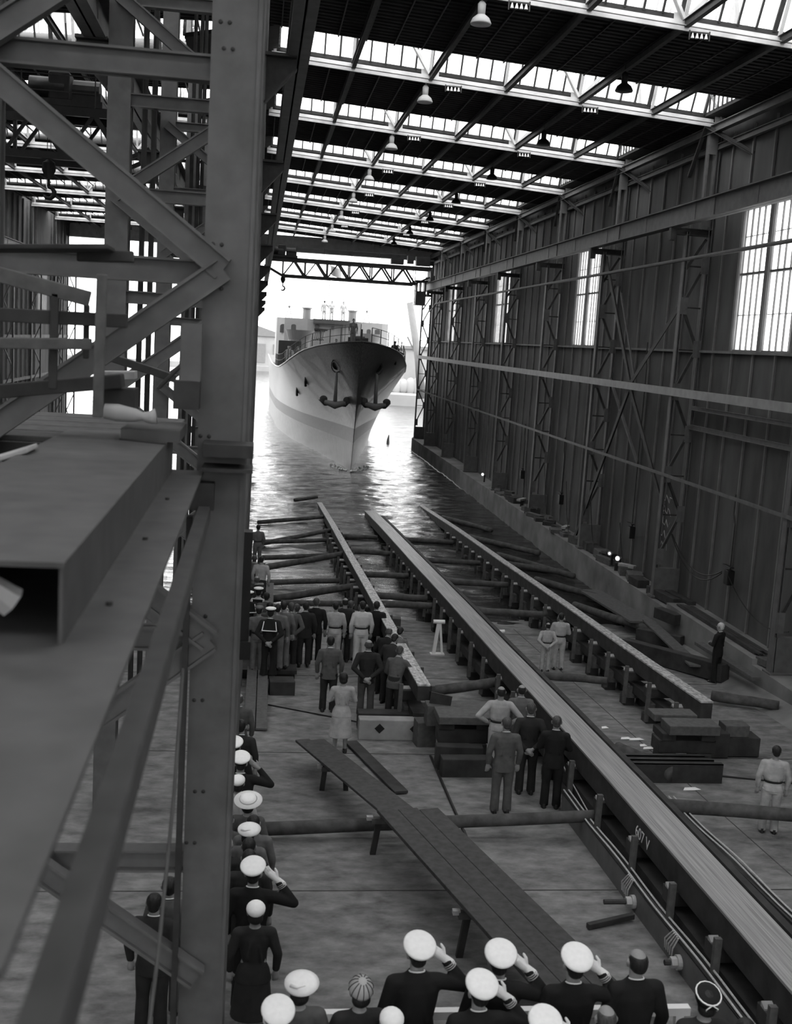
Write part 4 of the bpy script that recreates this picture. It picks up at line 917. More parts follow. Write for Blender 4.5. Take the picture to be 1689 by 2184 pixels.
for x in (onY(730,700,YB-1.2).x, onY(736,700,YB-1.2).x): ld.tube([(x,YB-1.45,-2.4),(x,YB-1.45,ZB1)],.03,5)
part('bridge_ladder', ld, SHIPD, sh)
# bow wave foam
fm = MB(); random.seed(5)
for i in range(60):
    a = random.uniform(-1.9,1.9); r_ = random.uniform(.1,.9)+abs(a)*.6; x = SX+math.sin(a)*r_*.8; y = SY-.3-math.cos(a)*r_*.5+abs(a)*1.8
    fm.ball((x,y,hgt(x,y)+.03),random.uniform(.05,.14),random.uniform(.05,.12),random.uniform(.03,.08),7,5)
o = part('bow_foam', fm, CAPW, None, True); o['kind'] = 'stuff'; tag(o, 'white foam where the stem cuts the water', 'foam')
# marker float in the water
c = onZ(828,935,ZW+.4); solo('marker_float', MB().tube([(c.x,c.y,ZW-.2),(c.x,c.y,ZW+.3),(c.x+.05,c.y,ZW+.75)],[.16,.12,.03],8), SHIPD, 'small dark float bobbing right of the bow', 'float')
# ---- far side of the harbour
def quay(x0, x1, y, h, label): 
    return solo('quay_wall', MB().box(x0,x1,y,y+8,ZW-.5,ZW+h), HAZE, label, 'quay')
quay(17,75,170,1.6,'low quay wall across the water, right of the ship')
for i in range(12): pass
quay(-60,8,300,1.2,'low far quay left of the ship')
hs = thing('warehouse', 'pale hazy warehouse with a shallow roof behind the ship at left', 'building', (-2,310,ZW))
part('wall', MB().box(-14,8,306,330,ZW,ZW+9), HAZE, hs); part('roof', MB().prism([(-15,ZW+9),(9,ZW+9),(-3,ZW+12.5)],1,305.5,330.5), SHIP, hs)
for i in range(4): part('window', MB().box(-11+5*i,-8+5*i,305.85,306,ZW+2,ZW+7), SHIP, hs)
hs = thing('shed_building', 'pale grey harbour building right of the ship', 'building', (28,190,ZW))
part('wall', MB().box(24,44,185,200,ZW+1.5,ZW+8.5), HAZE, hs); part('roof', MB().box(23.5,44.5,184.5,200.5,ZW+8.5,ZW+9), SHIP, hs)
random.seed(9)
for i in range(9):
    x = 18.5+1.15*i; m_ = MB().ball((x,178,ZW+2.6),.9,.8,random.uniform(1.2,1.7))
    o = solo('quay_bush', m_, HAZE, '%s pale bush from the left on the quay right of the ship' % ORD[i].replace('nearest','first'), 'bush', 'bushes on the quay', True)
dk = thing('harbour_mast', 'tall pale leaning mast outside the shed, right of the ship', 'mast', (16.5,125,ZW))
a = onY(893,770,120); b_ = onY(874,645,120); a2 = onY(899,850,120)
part('pole', MB().tube([a2, a, b_], [.5,.42,.36], 12), SHIP, dk, True); part('boom', MB().tube([a, onY(869,718,120)], .1, 6), SHIP, dk)
# ================================================================ PEOPLE
def fuse(mb, name, vox, sm=3, mats=()):                      # one continuous surface from overlapping limbs
    me = mb.mesh(name, None); o = bpy.data.objects.new(name, me); C.collection.objects.link(o)
    r = o.modifiers.new('r', 'REMESH'); r.mode = 'VOXEL'; r.voxel_size = vox; r.use_smooth_shade = True
    if sm: s = o.modifiers.new('s', 'SMOOTH'); s.factor = .5; s.iterations = sm
    bpy.context.view_layer.update()
    m2 = bpy.data.meshes.new_from_object(o.evaluated_get(bpy.context.evaluated_depsgraph_get()))
    bpy.data.objects.remove(o); bpy.data.meshes.remove(me); m2.name = name
    m2.polygons.foreach_set('use_smooth', [True]*len(m2.polygons))
    return m2
# joints per pose: (right elbow, right wrist, right hand dir, left elbow, left wrist, left hand dir)
POSE = {
 'down':   ((.26,-.03,1.13),(.25,.05,.88),(0,.15,-1),(-.26,-.03,1.13),(-.25,.05,.88),(0,.15,-1)),
 'behind': ((.29,-.13,1.14),(.06,-.19,.94),(-.7,-.05,-.6),(-.29,-.13,1.14),(-.05,-.2,.92),(.7,-.05,-.6)),
 'salute': ((.43,.06,1.29),(.25,.1,1.53),(-.72,.05,.6),(-.26,-.02,1.13),(-.25,.05,.88),(0,.15,-1)),
 'hips':   ((.4,-.1,1.16),(.21,.03,1.0),(-.6,.4,-.3),(-.4,-.1,1.16),(-.21,.03,1.0),(.6,.4,-.3)),
 'front':  ((.26,.03,1.14),(.1,.22,1.12),(-1,.2,0),(-.26,.03,1.14),(-.1,.22,1.12),(1,.2,0)),
 'reach':  ((.36,.14,1.2),(.56,.22,1.03),(.6,.3,-.5),(-.26,.1,1.14),(-.1,.28,1.0),(.3,.8,-.4)),
 'rail':   ((.29,.08,1.15),(.22,.3,1.1),(0,1,-.2),(-.29,.08,1.15),(-.22,.3,1.1),(0,1,-.2)),
 'point':  ((.3,.16,1.25),(.34,.38,1.2),(.1,1,0),(-.26,-.03,1.13),(-.25,.05,.88),(0,.15,-1)),
}
def bendf(lean):
    ca, sa = math.cos(lean), math.sin(lean)
    def f(p):
        x, y, z = p; k = min(1, max(0, (z-.86)/.2)); a = lean*k; c_, s_ = math.cos(a), math.sin(a); zz = z-.95
        if z < .86: return (x,y,z)
        return (x, y*c_+zz*s_, .95+zz*c_-y*s_)
    return f
def hand(mb, w, d, side):
    w = V(w); d = V(d).normalized(); up = V((0,1,0)) if abs(d.y) < .7 else V((0,0,1))
    a = d.cross(up).normalized(); nrm = a.cross(d).normalized()     # a: across the palm, nrm: palm normal
    mb.limb([w-d*.02, w+d*.03, w+d*.085], [.026,.034,.036], 10); mb.limb([w+d*.03+a*.018, w+d*.09+a*.022],[.02,.02],8); mb.limb([w+d*.03-a*.018, w+d*.09-a*.022],[.02,.02],8)
    for i, (off, ln) in enumerate(((-.031,.068),(-.011,.08),(.011,.074),(.03,.056))):
        b = w+d*.1+a*off; m_ = b+d*ln*.5+nrm*.006; e = b+d*ln*.85+nrm*.028
        mb.limb([b-d*.02, b, m_, e], [.0105,.0105,.0095,.0085], 8)
    b = w+d*.035-a*.03*side; mb.limb([b, b-a*.028*side+d*.03, b-a*.036*side+d*.062+nrm*.01], [.014,.0125,.0105], 8)
CACHE = {}
def body_mesh(pose, lean, fine):
    key = ('b', pose, lean, fine)
    if key in CACHE: return CACHE[key]
    re, rw, rh, le, lw, lh = POSE[pose]; m = MB()
    m.loft([(0,0,.86,.12,.09),(0,0,.95,.155,.105),(0,0,1.07,.13,.09),(0,.01,1.22,.155,.105),(0,0,1.34,.165,.1),(0,-.01,1.42,.13,.08),(0,-.01,1.47,.06,.06)],20)
    m.limb([(0,-.015,1.42),(0,0,1.5),(0,.01,1.57)],[.062,.056,.056],12)
    # head: skull, jaw, nose, ears, brow, chin, lips
    m.ball((0,-.008,1.655),.077,.097,.098,18,12); m.ball((0,.028,1.59),.056,.064,.068,14,10); m.ball((0,.075,1.548),.022,.018,.018)
    m.limb([(0,.088,1.645),(0,.112,1.612)],[.010,.015],8); m.limb([(-.03,.076,1.668),(.03,.076,1.668)],[.012,.012],8)
    m.limb([(-.018,.09,1.578),(.018,.09,1.578)],[.0075,.0075],6)
    for s in (-1,1): m.loft([(s*.08,-.005,1.60,.007,.012),(s*.086,-.008,1.63,.011,.02),(s*.087,-.01,1.655,.011,.02),(s*.08,-.006,1.67,.006,.012)],8)
    for s, e, w_, h in ((1,re,rw,rh),(-1,le,lw,lh)):
        e, w_ = V(e), V(w_); sh_ = V((s*.175,-.01,1.40))
        m.limb([(s*.08,0,1.41), sh_, sh_.lerp(e,.45), e, e.lerp(w_,.4), w_],[.05,.055,.047,.038,.036,.026],12)
        hand(m, w_, h, s)
    for s in (-1,1):
        m.limb([(s*.085,0,.92),(s*.095,.0,.7),(s*.1,.012,.49),(s*.1,-.01,.34),(s*.1,-.01,.1)],[.085,.075,.052,.052,.034],12)
        m.limb([(s*.1,-.04,.05),(s*.11,.06,.04),(s*.115,.13,.03)],[.038,.035,.026],10)
    f = bendf(lean); m.v = [f(p) for p in m.v]
    CACHE[key] = fuse(m, 'body', .0085 if fine else .0125, 1); return CACHE[key]
def top_mesh(pose, lean, style, fine):
    key = ('t', pose, lean, style, fine)
    if key in CACHE: return CACHE[key]
    re, rw, rh, le, lw, lh = POSE[pose]; m = MB()
    if style == 'jacket': R = [(0,0,.78,.185,.13),(0,0,.92,.18,.13),(0,0,1.06,.16,.115),(0,.005,1.2,.185,.125),(0,-.005,1.34,.198,.118),(0,-.01,1.42,.17,.095),(0,-.01,1.47,.095,.075),(0,-.01,1.5,.07,.068)]
    elif style == 'woman': R = [(0,0,.8,.205,.15),(0,0,.84,.2,.148),(0,0,.95,.175,.13),(0,0,1.05,.128,.098),(0,.01,1.2,.155,.12),(0,-.005,1.34,.175,.105),(0,-.01,1.42,.15,.085),(0,-.01,1.47,.075,.065)]
    elif style == 'coverall': R = [(0,0,.86,.18,.135),(0,0,.96,.175,.13),(0,0,1.04,.15,.11),(0,0,1.07,.155,.113),(0,.005,1.13,.19,.135),(0,.005,1.25,.195,.132),(0,-.005,1.36,.195,.118),(0,-.01,1.43,.165,.095),(0,-.01,1.48,.085,.075)]
    else: R = [(0,0,.8,.18,.13),(0,0,.95,.165,.12),(0,.005,1.2,.175,.12),(0,-.005,1.34,.19,.115),(0,-.01,1.42,.16,.09),(0,-.01,1.47,.085,.07)]
    m.loft(R, 22)
    k = 1.0 if style != 'woman' else .96
    for s, e, w_ in ((1,re,rw),(-1,le,lw)):
        e, w_ = V(e), V(w_); sh_ = V((s*.182*k,-.01,1.395)); we = w_-(w_-e).normalized()*.015
        m.limb([(s*.07,-.005,1.4), sh_],[.07*k,.072*k],12); m.limb([sh_, sh_.lerp(e,.5), e],[.07*k,.062*k,.055*k],14); m.tube([e, e.lerp(we,.5), we],[.055*k,.05*k,.043*k],14); m.ball(tuple(e),.054*k)
    # back seam folds and shoulder pads
    m.limb([(-.05,-.105,1.3),(-.08,-.11,1.1)],[.012,.014],6); m.limb([(.05,-.105,1.28),(.09,-.11,1.08)],[.012,.014],6)
    f = bendf(lean); m.v = [f(p) for p in m.v]
    CACHE[key] = fuse(m, 'top', .012 if fine else .017, 3); return CACHE[key]
def legs_mesh(style, fine):
    key = ('l', style, fine)
    if key in CACHE: return CACHE[key]
    m = MB()
    if style == 'skirt': m.loft([(0,0,.36,.235,.19),(0,0,.6,.21,.165),(0,0,.8,.19,.15),(0,0,.95,.165,.12),(0,0,1.03,.13,.1)],24); 
    else:
        m.loft([(0,0,.82,.165,.12),(0,0,.92,.172,.13),(0,0,1.02,.15,.112),(0,0,1.06,.145,.105)],20)
        w_ = {'trousers':1,'bell':1.0}[style]
        for s in (-1,1): m.tube([(s*.088,0,.9),(s*.094,0,.7),(s*.1,.008,.48),(s*.102,-.005,.3),(s*.105,-.005,.05)],[.1,.09,.074,.074,.078 if style == 'trousers' else .1],16)
        m.ball((0,0,.85),.1,.1,.06)
    CACHE[key] = fuse(m, 'legs', .013 if fine else .018, 2); return CACHE[key]
def shoes_mesh():
    if 'shoes' not in CACHE:
        m = MB()
        for s in (-1,1): m.loft([(s*.105,.03,0,.046,.14),(s*.105,.03,.03,.048,.142),(s*.105,.015,.06,.043,.11),(s*.105,-.03,.095,.04,.06)],16)
        CACHE['shoes'] = m.mesh('shoes', None, True)
    return CACHE['shoes']
def hair_mesh(kind):
    key = ('h', kind)
    if key not in CACHE:
        m = MB()
        if kind == 'bald':                                    # fringe round the back and sides only
            m.loft([(0,-.04,1.575,.05,.06),(0,-.03,1.60,.07,.08),(0,-.022,1.64,.0815,.092),(0,-.022,1.675,.081,.09),(0,-.024,1.70,.073,.08),(0,-.026,1.715,.066,.07)],18)
        elif kind == 'woman': m.ball((0,-.02,1.67),.092,.108,.1,16,10); m.ball((0,-.055,1.60),.085,.07,.08,14,8)
        else: m.ball((0,-.018,1.672),.085,.102,.098,16,10); m.ball((0,-.05,1.61),.066,.058,.06,12,8)
        CACHE[key] = fuse(m, 'hair', .01, 1)
    return CACHE[key]
def slot(o, m):
    if len(o.data.materials) == 0: o.data.materials.append(m)
    o.material_slots[0].link = 'OBJECT'; o.material_slots[0].material = m
def person(pos, face, label, pose='down', lean=0, top='jacket', tm=None, bottom='trousers', lm=None, hair='short', hm=None, hat=None, h=1.75, fine=False, gloves=False, group=None, cat='person', tilt=0):
    x, y, z = pos; tm = tm or DARKC; lm = lm or tm; hm = hm or HAIRD
    t = thing('person', label, cat, (0,0,0), group)
    def P(name, me, m, par=t, sm=False):
        o = link(name, me, par); o.matrix_parent_inverse = Matrix(); slot(o, m); return o
    bd = P('body', body_mesh(pose, lean, fine), SKIN)
    P({'jacket':'jacket','woman':'jacket','coverall':'overall_top','shirt':'shirt'}[top], top_mesh(pose, lean, top, fine), tm)
    P('skirt' if bottom == 'skirt' else 'trousers', legs_mesh(bottom, fine), lm); P('shoes', shoes_mesh(), LEATHER)
    f = bendf(lean); bend = Matrix.Translation(V(f((0,0,1.62)))) @ Matrix.Rotation(-lean, 4, 'X') @ Matrix.Translation(V((0,0,-1.62)))
    def H(name, mb_or_me, m, smooth=True):
        me = mb_or_me.mesh(name, None, smooth) if isinstance(mb_or_me, MB) else mb_or_me
        o = P(name, me, m); o.matrix_local = bend @ (TL if name.startswith(('cap','hat')) else Matrix()); return o
    TL = Matrix.Translation(V((0,-.01,1.66))) @ Matrix.Rotation(tilt, 4, 'X') @ Matrix.Translation(V((0,.01,-1.66)))
    if hair: H('hair', hair_mesh(hair), hm)
    if fine:
        e = MB()
        for s in (-1,1): e.ball((s*.03,.083,1.642),.011,.008,.007,8,6)
        H('eyes', e, EYE)
    if top == 'jacket' or top == 'shirt':
        H('collar', MB().tube([(.062*math.cos(a),-.012+.062*math.sin(a),1.497-.02*math.sin(a)) for a in [i*2*math.pi/14 for i in range(15)]], .007, 6), CAPW if top == 'jacket' else tm)
    if top == 'coverall': P('belt', MB().loft([(0,0,1.035,.163,.124),(0,0,1.075,.163,.124)],22).mesh('belt', None, True), DARKC)
    if hat == 'officer':
        H('cap_top', MB().loft([(0,-.012,1.735,.09,.11),(0,-.01,1.75,.125,.142),(0,-.01,1.768,.134,.15),(0,-.012,1.782,.125,.14),(0,-.015,1.79,.08,.09)],28), CAPW)
        H('cap_band', MB().loft([(0,-.01,1.695,.087,.108),(0,-.01,1.742,.089,.11)],24), BLACKC); H('cap_peak', MB().prism([(.07*math.cos(a),.06+.1*math.sin(a)) for a in [i*math.pi/8 for i in range(9)]],2,1.695,1.703), LEATHER)
    elif hat == 'sailor':
        H('cap_top', MB().loft([(0,-.01,1.73,.088,.108),(0,-.012,1.745,.122,.135),(0,-.014,1.765,.126,.138),(0,-.014,1.778,.1,.11)],24), CAPW); H('cap_band', MB().loft([(0,-.01,1.69,.086,.106),(0,-.01,1.74,.088,.108)],24), BLACKC)
        P('sailor_collar', MB().hexa([(-.17,-.135,1.2),(.17,-.135,1.2),(.13,-.085,1.44),(-.13,-.085,1.44),(-.17,-.145,1.21),(.17,-.145,1.21),(.13,-.1,1.46),(-.13,-.1,1.46)]).mesh('sailor_collar', None), BLACKC)
        st_ = MB().bar((-.17,-.15,1.215),(.17,-.15,1.215),.012,.022,(0,0,1)).bar((-.17,-.15,1.21),(-.135,-.104,1.44),.02,.012,(0,1,0)).bar((.17,-.15,1.21),(.135,-.104,1.44),.02,.012,(0,1,0)); P('collar_stripe', st_.mesh('collar_stripe', None), CAPW)
    elif hat == 'cloth':
        H('cloth_cap', MB().loft([(0,0,1.69,.088,.112),(0,0,1.72,.105,.13),(0,0,1.75,.1,.12),(0,0,1.77,.05,.06)],20).prism([(.07*math.cos(a),.07+.08*math.sin(a)) for a in [i*math.pi/6 for i in range(7)]],2,1.69,1.7), tm)
    elif hat == 'brim':
        H('hat', MB().loft([(0,0,1.70,.19,.185),(0,0,1.715,.195,.19),(0,0,1.725,.115,.12),(0,0,1.765,.105,.11),(0,0,1.78,.06,.06)],28), CAPW); H('hat_ribbon', MB().tube([(.117*math.cos(a),.12*math.sin(a),1.735) for a in [i*2*math.pi/16 for i in range(17)]], .008, 6), PALE)
    elif hat == 'pill':
        H('hat', MB().ball((0,-.02,1.715),.105,.115,.07,18,10), CAPW)
    elif hat == 'beret':
        H('hat', MB().loft([(0,0,1.69,.09,.11),(.01,-.01,1.72,.145,.13),(.015,-.01,1.745,.15,.135),(.02,-.01,1.765,.1,.09),(.02,-.01,1.775,.03,.03)],24), CAPW); H('hat_feather', MB().tube([(-.08,-.05,1.76),(-.03,-.09,1.79),(.04,-.08,1.8)],[.02,.012,.004],6), CAPW)
    elif hat == 'knit':
        hb = MB()
        hb.loft([(0,-.01,1.68+.13*math.sin(u*.17),.105*math.cos(u*.17)+.002,.12*math.cos(u*.17)+.002) for u in range(10)],24); H('hat', hb, PALE)
        rb = MB()
        for k in range(12):
            a = k*math.pi/6; rb.tube([(.108*math.cos(a)*math.cos(u*.3),-.01+.123*math.sin(a)*math.cos(u*.3),1.685+.13*math.sin(u*.3)) for u in range(5)], .005, 5)
        H('hat_stripes', rb, GREYC)
    elif hat == 'ribbon':
        H('hat', MB().loft([(0,-.01,1.68,.1,.118),(0,-.01,1.76,.104,.12),(0,-.01,1.765,.06,.07)],24), BLACKC)
        H('hat_ribbon', MB().tube([(.106*math.cos(a),-.01+.122*math.sin(a),1.755) for a in [i*2*math.pi/16 for i in range(17)]], .008, 6).tube([(0,-.13,1.755),(-.05,-.15,1.72),(-.04,-.14,1.68)],.006,5).tube([(0,-.13,1.755),(.05,-.15,1.73),(.05,-.14,1.69)],.006,5), CAPW)
    if gloves:
        re, rw, rh = POSE[pose][:3]; g_ = MB(); hand(g_, rw, rh, 1); g_.limb([V(rw)-V(rh).normalized()*.06, V(rw)],[.036,.033],10)
        k_ = ('glove', pose)
        if k_ not in CACHE:
            w_ = V(rw); g_.v = [tuple(w_+(V(v)-w_)*1.12) for v in g_.v]; CACHE[k_] = fuse(g_, 'glove', .007, 1)
        P('glove', CACHE[k_], GLOVE)
        cf = MB(); e, w2_ = V(re), V(rw); d = (e-w2_).normalized()
        if hat == 'officer':
            for j in range(3): cf.tube([w2_+d*(.05+.018*j), w2_+d*(.057+.018*j)], .052, 14)
            P('cuff_stripes', cf.mesh('cuff_stripes', None, True), PALE)
    t.location = (x,y,z); t.rotation_euler.z = face; s = h/1.76; t.scale = (s*1.07,s*1.04,s)
    return t
def at_head(px, py, h, base=0):                               # stand someone so the crown is seen at this point
    p = onF(px, py, h+base); return (p.x, p.y, zf(p.y)+base)
def at_feet(px, py): p = onF(px, py); return (p.x, p.y, p.z)
def tribune(px, py, h):                                       # on the viewing stand, crown seen at px, py
    p = onZ(px, py, ZT+h); return (p.x, p.y, ZT)
R = math.radians
# bottom group on the viewing stand
for (px, py, h, lb, kw) in (
 (893,2003,1.82,'navy officer saluting, front row, leftmost white cap on the stand',dict(hat='officer',pose='salute',gloves=True)),
 (1067,2020,1.80,'navy officer saluting, second white cap from the left in the front row',dict(hat='officer',pose='salute',gloves=True)),
 (1228,2028,1.80,'navy officer saluting, rightmost white cap on the stand',dict(hat='officer',pose='salute',gloves=True)),
 (1025,2085,1.76,'navy officer saluting in the second row, between two front officers',dict(hat='officer',pose='salute',gloves=True)),
 (1160,2162,1.74,'navy officer at the very bottom edge, cap half cut off',dict(hat='officer',pose='salute',gloves=True)),
 (1362,2020,1.80,'bald man in a black suit standing in the front row',dict(hair='bald',tm=BLACKC)),
 (1295,2140,1.7,'crop-haired man at the bottom edge before the bald man',dict(hair='bald',hm=HAIRM,tm=DARKC)),
 (1508,2105,1.66,'woman in a dark hat with a white bow at the bottom right',dict(hat='ribbon',hair='woman',top='woman',bottom='skirt',tm=DARKC,pose='front')),
 (1592,2168,1.66,'dark-haired person at the bottom right corner of the stand',dict(tm=GREYC,pose='front')),
 (640,2080,1.64,'woman in a white feathered beret at the left end of the stand',dict(hat='beret',hair='woman',top='woman',bottom='skirt',tm=GREYC,pose='front')),
 (770,2085,1.64,'woman in a striped knitted hat on the stand',dict(hat='knit',hair='woman',top='woman',bottom='skirt',tm=DARKC,pose='front')),
 (835,2150,1.62,'woman in a round white hat at the bottom edge',dict(hat='pill',hair='woman',top='woman',bottom='skirt',tm=BLACKC,pose='rail')),
 (592,2140,1.7,'person in a large white hat at the bottom left of the stand',dict(hat='officer',tm=BLACKC))):
    person(tribune(px, py, h+.02), R(random.uniform(-6,8)), lb, h=h, fine=True, tilt=.42, tm=kw.pop('tm', BLACKC), **kw)
# row along the foreground column
for (px, py, h, lb, kw) in (
 (500,1580,1.8,'navy officer farthest back in the row beside the foreground column',dict(hat='officer',tm=BLACKC)),
 (514,1612,1.8,'saluting navy officer beside the foreground column, second white cap',dict(hat='officer',pose='salute',tm=BLACKC,gloves=False)),
 (509,1655,1.66,'woman in a small white hat and light coat beside the column',dict(hat='pill',hair='woman',top='woman',bottom='skirt',tm=LIGHTC)),
 (530,1698,1.68,'woman in a wide-brimmed white hat beside the column',dict(hat='brim',hair='woman',top='woman',bottom='skirt',tm=GREYC)),
 (485,1732,1.68,'brown-haired person half hidden behind the column edge',dict(hm=HAIRM,tm=GREYC)),
 (541,1738,1.7,'dark-haired man right behind the wide white hat',dict(tm=MIDC)),
 (530,1762,1.66,'woman in a small tilted light hat in the column row',dict(hat='beret',hair='woman',top='woman',bottom='skirt',tm=MIDC)),
 (532,1787,1.72,'dark-haired man in the column row, fourth before the captain',dict(tm=DARKC)),
 (532,1812,1.74,'dark-haired man directly behind the large saluting captain',dict(tm=DARKC)),
 (482,1784,1.68,'fair-haired person at the column edge in the near row',dict(hm=PALE,hair='woman',tm=DARKC)),
 (541,1842,1.84,'saluting navy captain with striped cuff beside the foreground column',dict(hat='officer',pose='salute',tm=BLACKC,gloves=True)),
 (546,1925,1.68,'person with a small round white hat, nearest in the column row',dict(hat='pill',hair='woman',top='woman',bottom='skirt',tm=DARKC)),
 (330,1905,1.7,'dark-coated person glimpsed left of the foreground column',dict(tm=DARKC)),
 (362,1870,1.7,'person in grey glimpsed between girder and foreground column',dict(tm=GREYC)),
 (510,1478,1.72,'grey-jacketed man far back at the column edge, upper one',dict(hair='bald',hm=HAIRM,tm=GREYC)),
 (515,1535,1.74,'dark-haired man at the column edge just above the white caps',dict(tm=DARKC))):
    person(at_head(px, py, h), R(random.uniform(-12,4)), lb, h=h, fine=h > 1.83 or py > 1600, tilt=.35, **kw)
# group at the water edge (on the staging: base .3)
for (px, py, h, b_, face, lb, kw) in (
 (551,1119,1.75,.3,-20,'worker in grey alone at the far left over the water',dict(tm=MIDC,top='coverall',hair='short')),
 (543,1184,1.74,.3,0,'bareheaded man left of the dark-haired one, back of the group',dict(tm=MIDC,hm=HAIRM)),
 (558,1186,1.75,.3,10,'dark-haired man at the back left of the waterside group',dict(tm=LIGHTC,top='shirt',lm=DARKC)),
 (548,1228,1.72,.3,-10,'balding man in the back left of the waterside group',dict(tm=DARKC,hair='bald',hm=HAIRM)),
 (531,1262,1.75,.3,-15,'sailor with a striped collar at the left edge of the group',dict(hat='sailor',tm=BLACKC,bottom='bell')),
 (552,1254,1.76,.3,10,'man in a white shirt under a tilted white cap',dict(hat='sailor',tm=WHITEC,lm=DARKC,top='jacket')),
 (569,1263,1.76,.3,5,'dark-haired man in grey beside the white-shirted one',dict(tm=GREYC)),
 (576,1284,1.74,.3,10,'man in grey with a white collar line behind the sailor',dict(tm=GREYC)),
 (553,1292,1.72,.3,0,'worker in a hooded grey overall left of the sailor',dict(tm=MIDC,top='coverall',hat='cloth')),
 (578,1297,1.76,.3,8,'sailor in navy blue with white-edged collar, hands behind his back',dict(hat='sailor',tm=BLACKC,bottom='bell',pose='behind')),
 (593,1288,1.74,.3,5,'dark-haired worker just right of the front sailor',dict(tm=MIDC,top='coverall')),
 (606,1283,1.76,.3,5,'worker in a grey overall between sailor and grey jacket',dict(tm=MIDC,top='coverall')),
 (622,1285,1.8,.15,0,'man in a grey jacket, hands clasped behind, in the waterside row',dict(tm=GREYC,lm=DARKC,pose='behind',hair='short',hm=HAIRM)),
 (634,1288,1.7,.05,0,'man partly hidden right of the grey jacket',dict(tm=DARKC,hm=HAIRM)),
 (653,1284,1.78,.05,0,'man in a dark suit, second from the right of the left cluster',dict(tm=DARKC)),
 (675,1275,1.82,.05,5,'greying man in a black suit at the right of the left cluster',dict(tm=BLACKC,hm=HAIRM)),
 (717,1284,1.76,0,5,'worker in a light overall behind the balding man',dict(tm=LIGHTC,top='coverall')),
 (737,1275,1.84,0,5,'balding man in a dark overall, hands behind, near the left way',dict(tm=DARKC,hair='bald',top='coverall',pose='behind')),
 (749,1281,1.72,0,5,'man in a light jacket hidden behind the white coverall',dict(tm=LIGHTC,hm=HAIRM)),
 (774,1282,1.86,0,-5,'worker in a white coverall with a dark belt by the left way',dict(tm=WHITEC,top='coverall')),
 (804,1282,1.8,0,5,'man in a black suit beside the left way',dict(tm=BLACKC)),
 (706,1357,1.82,0,3,'man in a grey jacket standing behind the woman in white',dict(tm=GREYC,lm=DARKC)),
 (787,1364,1.84,0,3,'bald man in a dark jacket with his hands clasped behind',dict(tm=DARKC,hair='bald',hm=HAIRM,pose='behind',lm=mat('grey_trousers',.07,.9,0,.2,10))),
 (733,1434,1.72,0,0,'woman in a light suit with a pleated skirt, seen from behind',dict(tm=LIGHTC,top='woman',bottom='skirt',hair='woman',pose='front'))):
    person(at_head(px, py, h, b_), R(-face), lb, h=h, fine=py > 1350, **kw)
# leaning men at the end of the left way
for (px, py, hh, lean, lb, kw) in (
 (858,1535,1.74,.35,'man leaning over with one arm on the end of the left way',dict(tm=GREYC,lm=DARKC,pose='reach',hm=HAIRM,fine=True)),
 (846,1500,1.74,.45,'dark-haired man bending forward behind the one touching the way',dict(tm=DARKC,pose='rail')),
 (858,1478,1.72,.5,'man bending low beside the left way, behind two others',dict(tm=MIDC,pose='rail')),
 (835,1480,1.72,.45,'stooping man in dark clothes left of the leaning group',dict(tm=BLACKC,pose='rail',hair='bald',hm=HAIRM))):
    p = at_feet(px-22, py); person(p, R(-28), lb, lean=lean, h=hh, **kw)
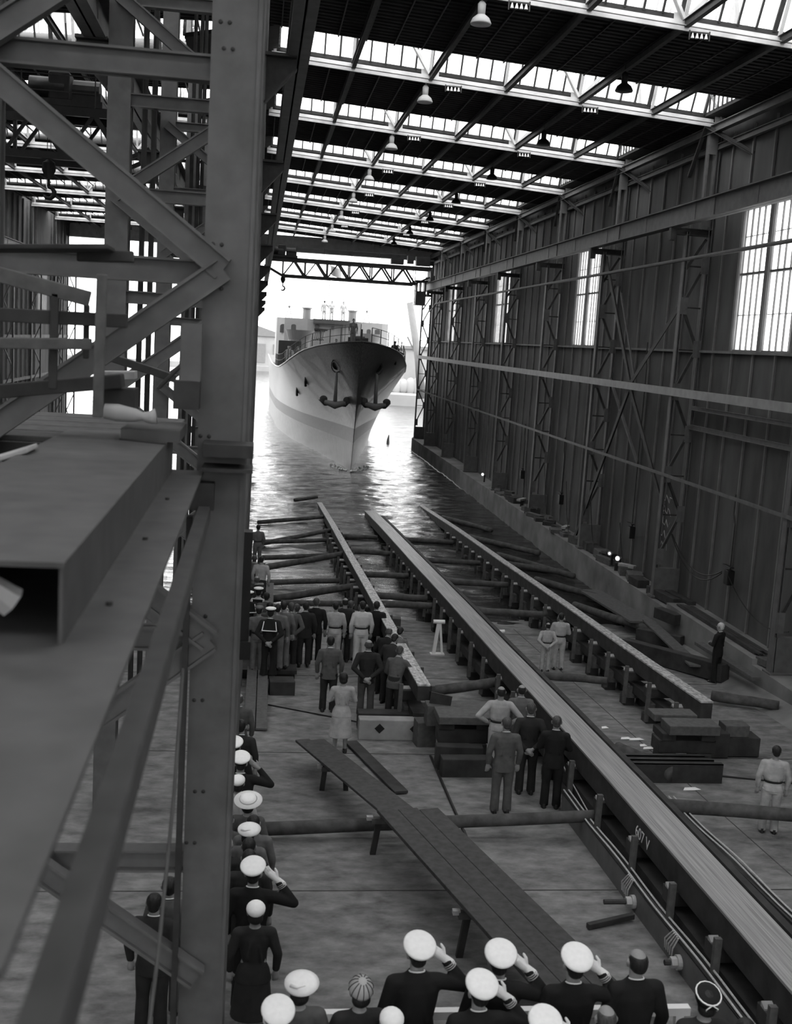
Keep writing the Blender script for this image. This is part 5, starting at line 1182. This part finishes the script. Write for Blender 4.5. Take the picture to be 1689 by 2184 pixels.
# group left of the middle way
for (fx, fy, h, face, lb, kw) in (
 (1056,1645,1.78,-8,'balding worker in a light coverall, one of two bald heads, arms akimbo',dict(tm=LIGHTC,top='coverall',hair='bald',pose='hips')),
 (1100,1632,1.72,-6,'balding man in a grey jacket right of the light coverall',dict(tm=MIDC,hair='bald',pose='down')),
 (1118,1692,1.8,-6,'man in a dark suit with hands clasped behind, by the middle way',dict(tm=DARKC,pose='behind',hm=HAIRM)),
 (1066,1733,1.8,0,'man in a light grey suit standing straight before the dark suits',dict(tm=GREYC,hair='short',hm=HAIRM)),
 (1172,1722,1.76,-12,'man in a black suit close to the middle launching way',dict(tm=BLACKC,pose='front',hm=HAIRM))):
    person(at_feet(fx, fy), R(face), lb, h=h, fine=True, **kw)
person(at_feet(1161,1432), R(-5), 'short balding worker in a pale overall between middle and right ways', h=1.42, tm=LIGHTC, top='coverall', hair='bald', pose='behind', fine=True)
person(at_feet(1188,1428), R(-10), 'taller worker in a belted pale overall beside the short one', h=1.66, tm=LIGHTC, top='coverall', pose='front', fine=True)
person(at_feet(1524,1455), R(40), 'white-haired man in dark work clothes by the right wall', h=1.72, tm=BLACKC, hm=HAIRL, pose='front', fine=True)
person(at_feet(1636,1775), R(-18), 'dark-haired worker in a whitish coverall at the right edge', h=1.62, tm=mat('worn_white_cloth',.42,.9,0,.25,6,.4), top='coverall', pose='down', fine=True)
# ship crew
for (px, py, lb, kw) in (
 (692,650,'crewman in white left of the flagpole on the bridge roof',dict(tm=LIGHTC,pose='point')),
 (708,651,'crewman in white right of the flagpole on the bridge roof',dict(tm=LIGHTC,pose='front')),
 (733,646,'broad crewman in white at the right on the bridge roof',dict(tm=LIGHTC))):
    p = onY(px, py, 107.0); person((p.x,107.0,1.75), R(0) if px < 700 else R(180), lb, h=1.78, **kw)
for i, (s, xo, kw, lb) in enumerate(((.5,-.55,dict(tm=MIDC),'man standing upright at the very bow of the ship'),(6,-1.3,dict(tm=DARKC),'man whose head shows left of the bow lookout'),(5.5,3.0,dict(tm=DARKC,hat='cloth'),'man in a cap behind the bow rail at right'),(13,4.3,dict(tm=DARKC),'man by the right rail further aft'))):
    person((SX+xo, SY+s-2.6, zdk(s-2.6)-.03-(.0 if i in (0,3) else .75)), R(180), lb, h=1.75, group=None, **kw)
for i in range(12):
    a = i % 4; s = 13.0+1.5*(i//4)+.4*a; xo = -4.5+.75*a+.12*(i//4)
    person((SX+xo, SY+s, zdk(s)-.04), R(180+20*(a-1)), '%s onlooker from the left in the %s row on the ship foredeck' % (('first','second','third','fourth')[a], ('front','middle','rear')[i//4]), h=1.72+.02*(i%3), tm=(MIDC,LIGHTC,GREYC,WHITEC)[(i*3+1)%4], group='crowd on the ship foredeck', hat='cloth' if i % 3 == 0 else None)
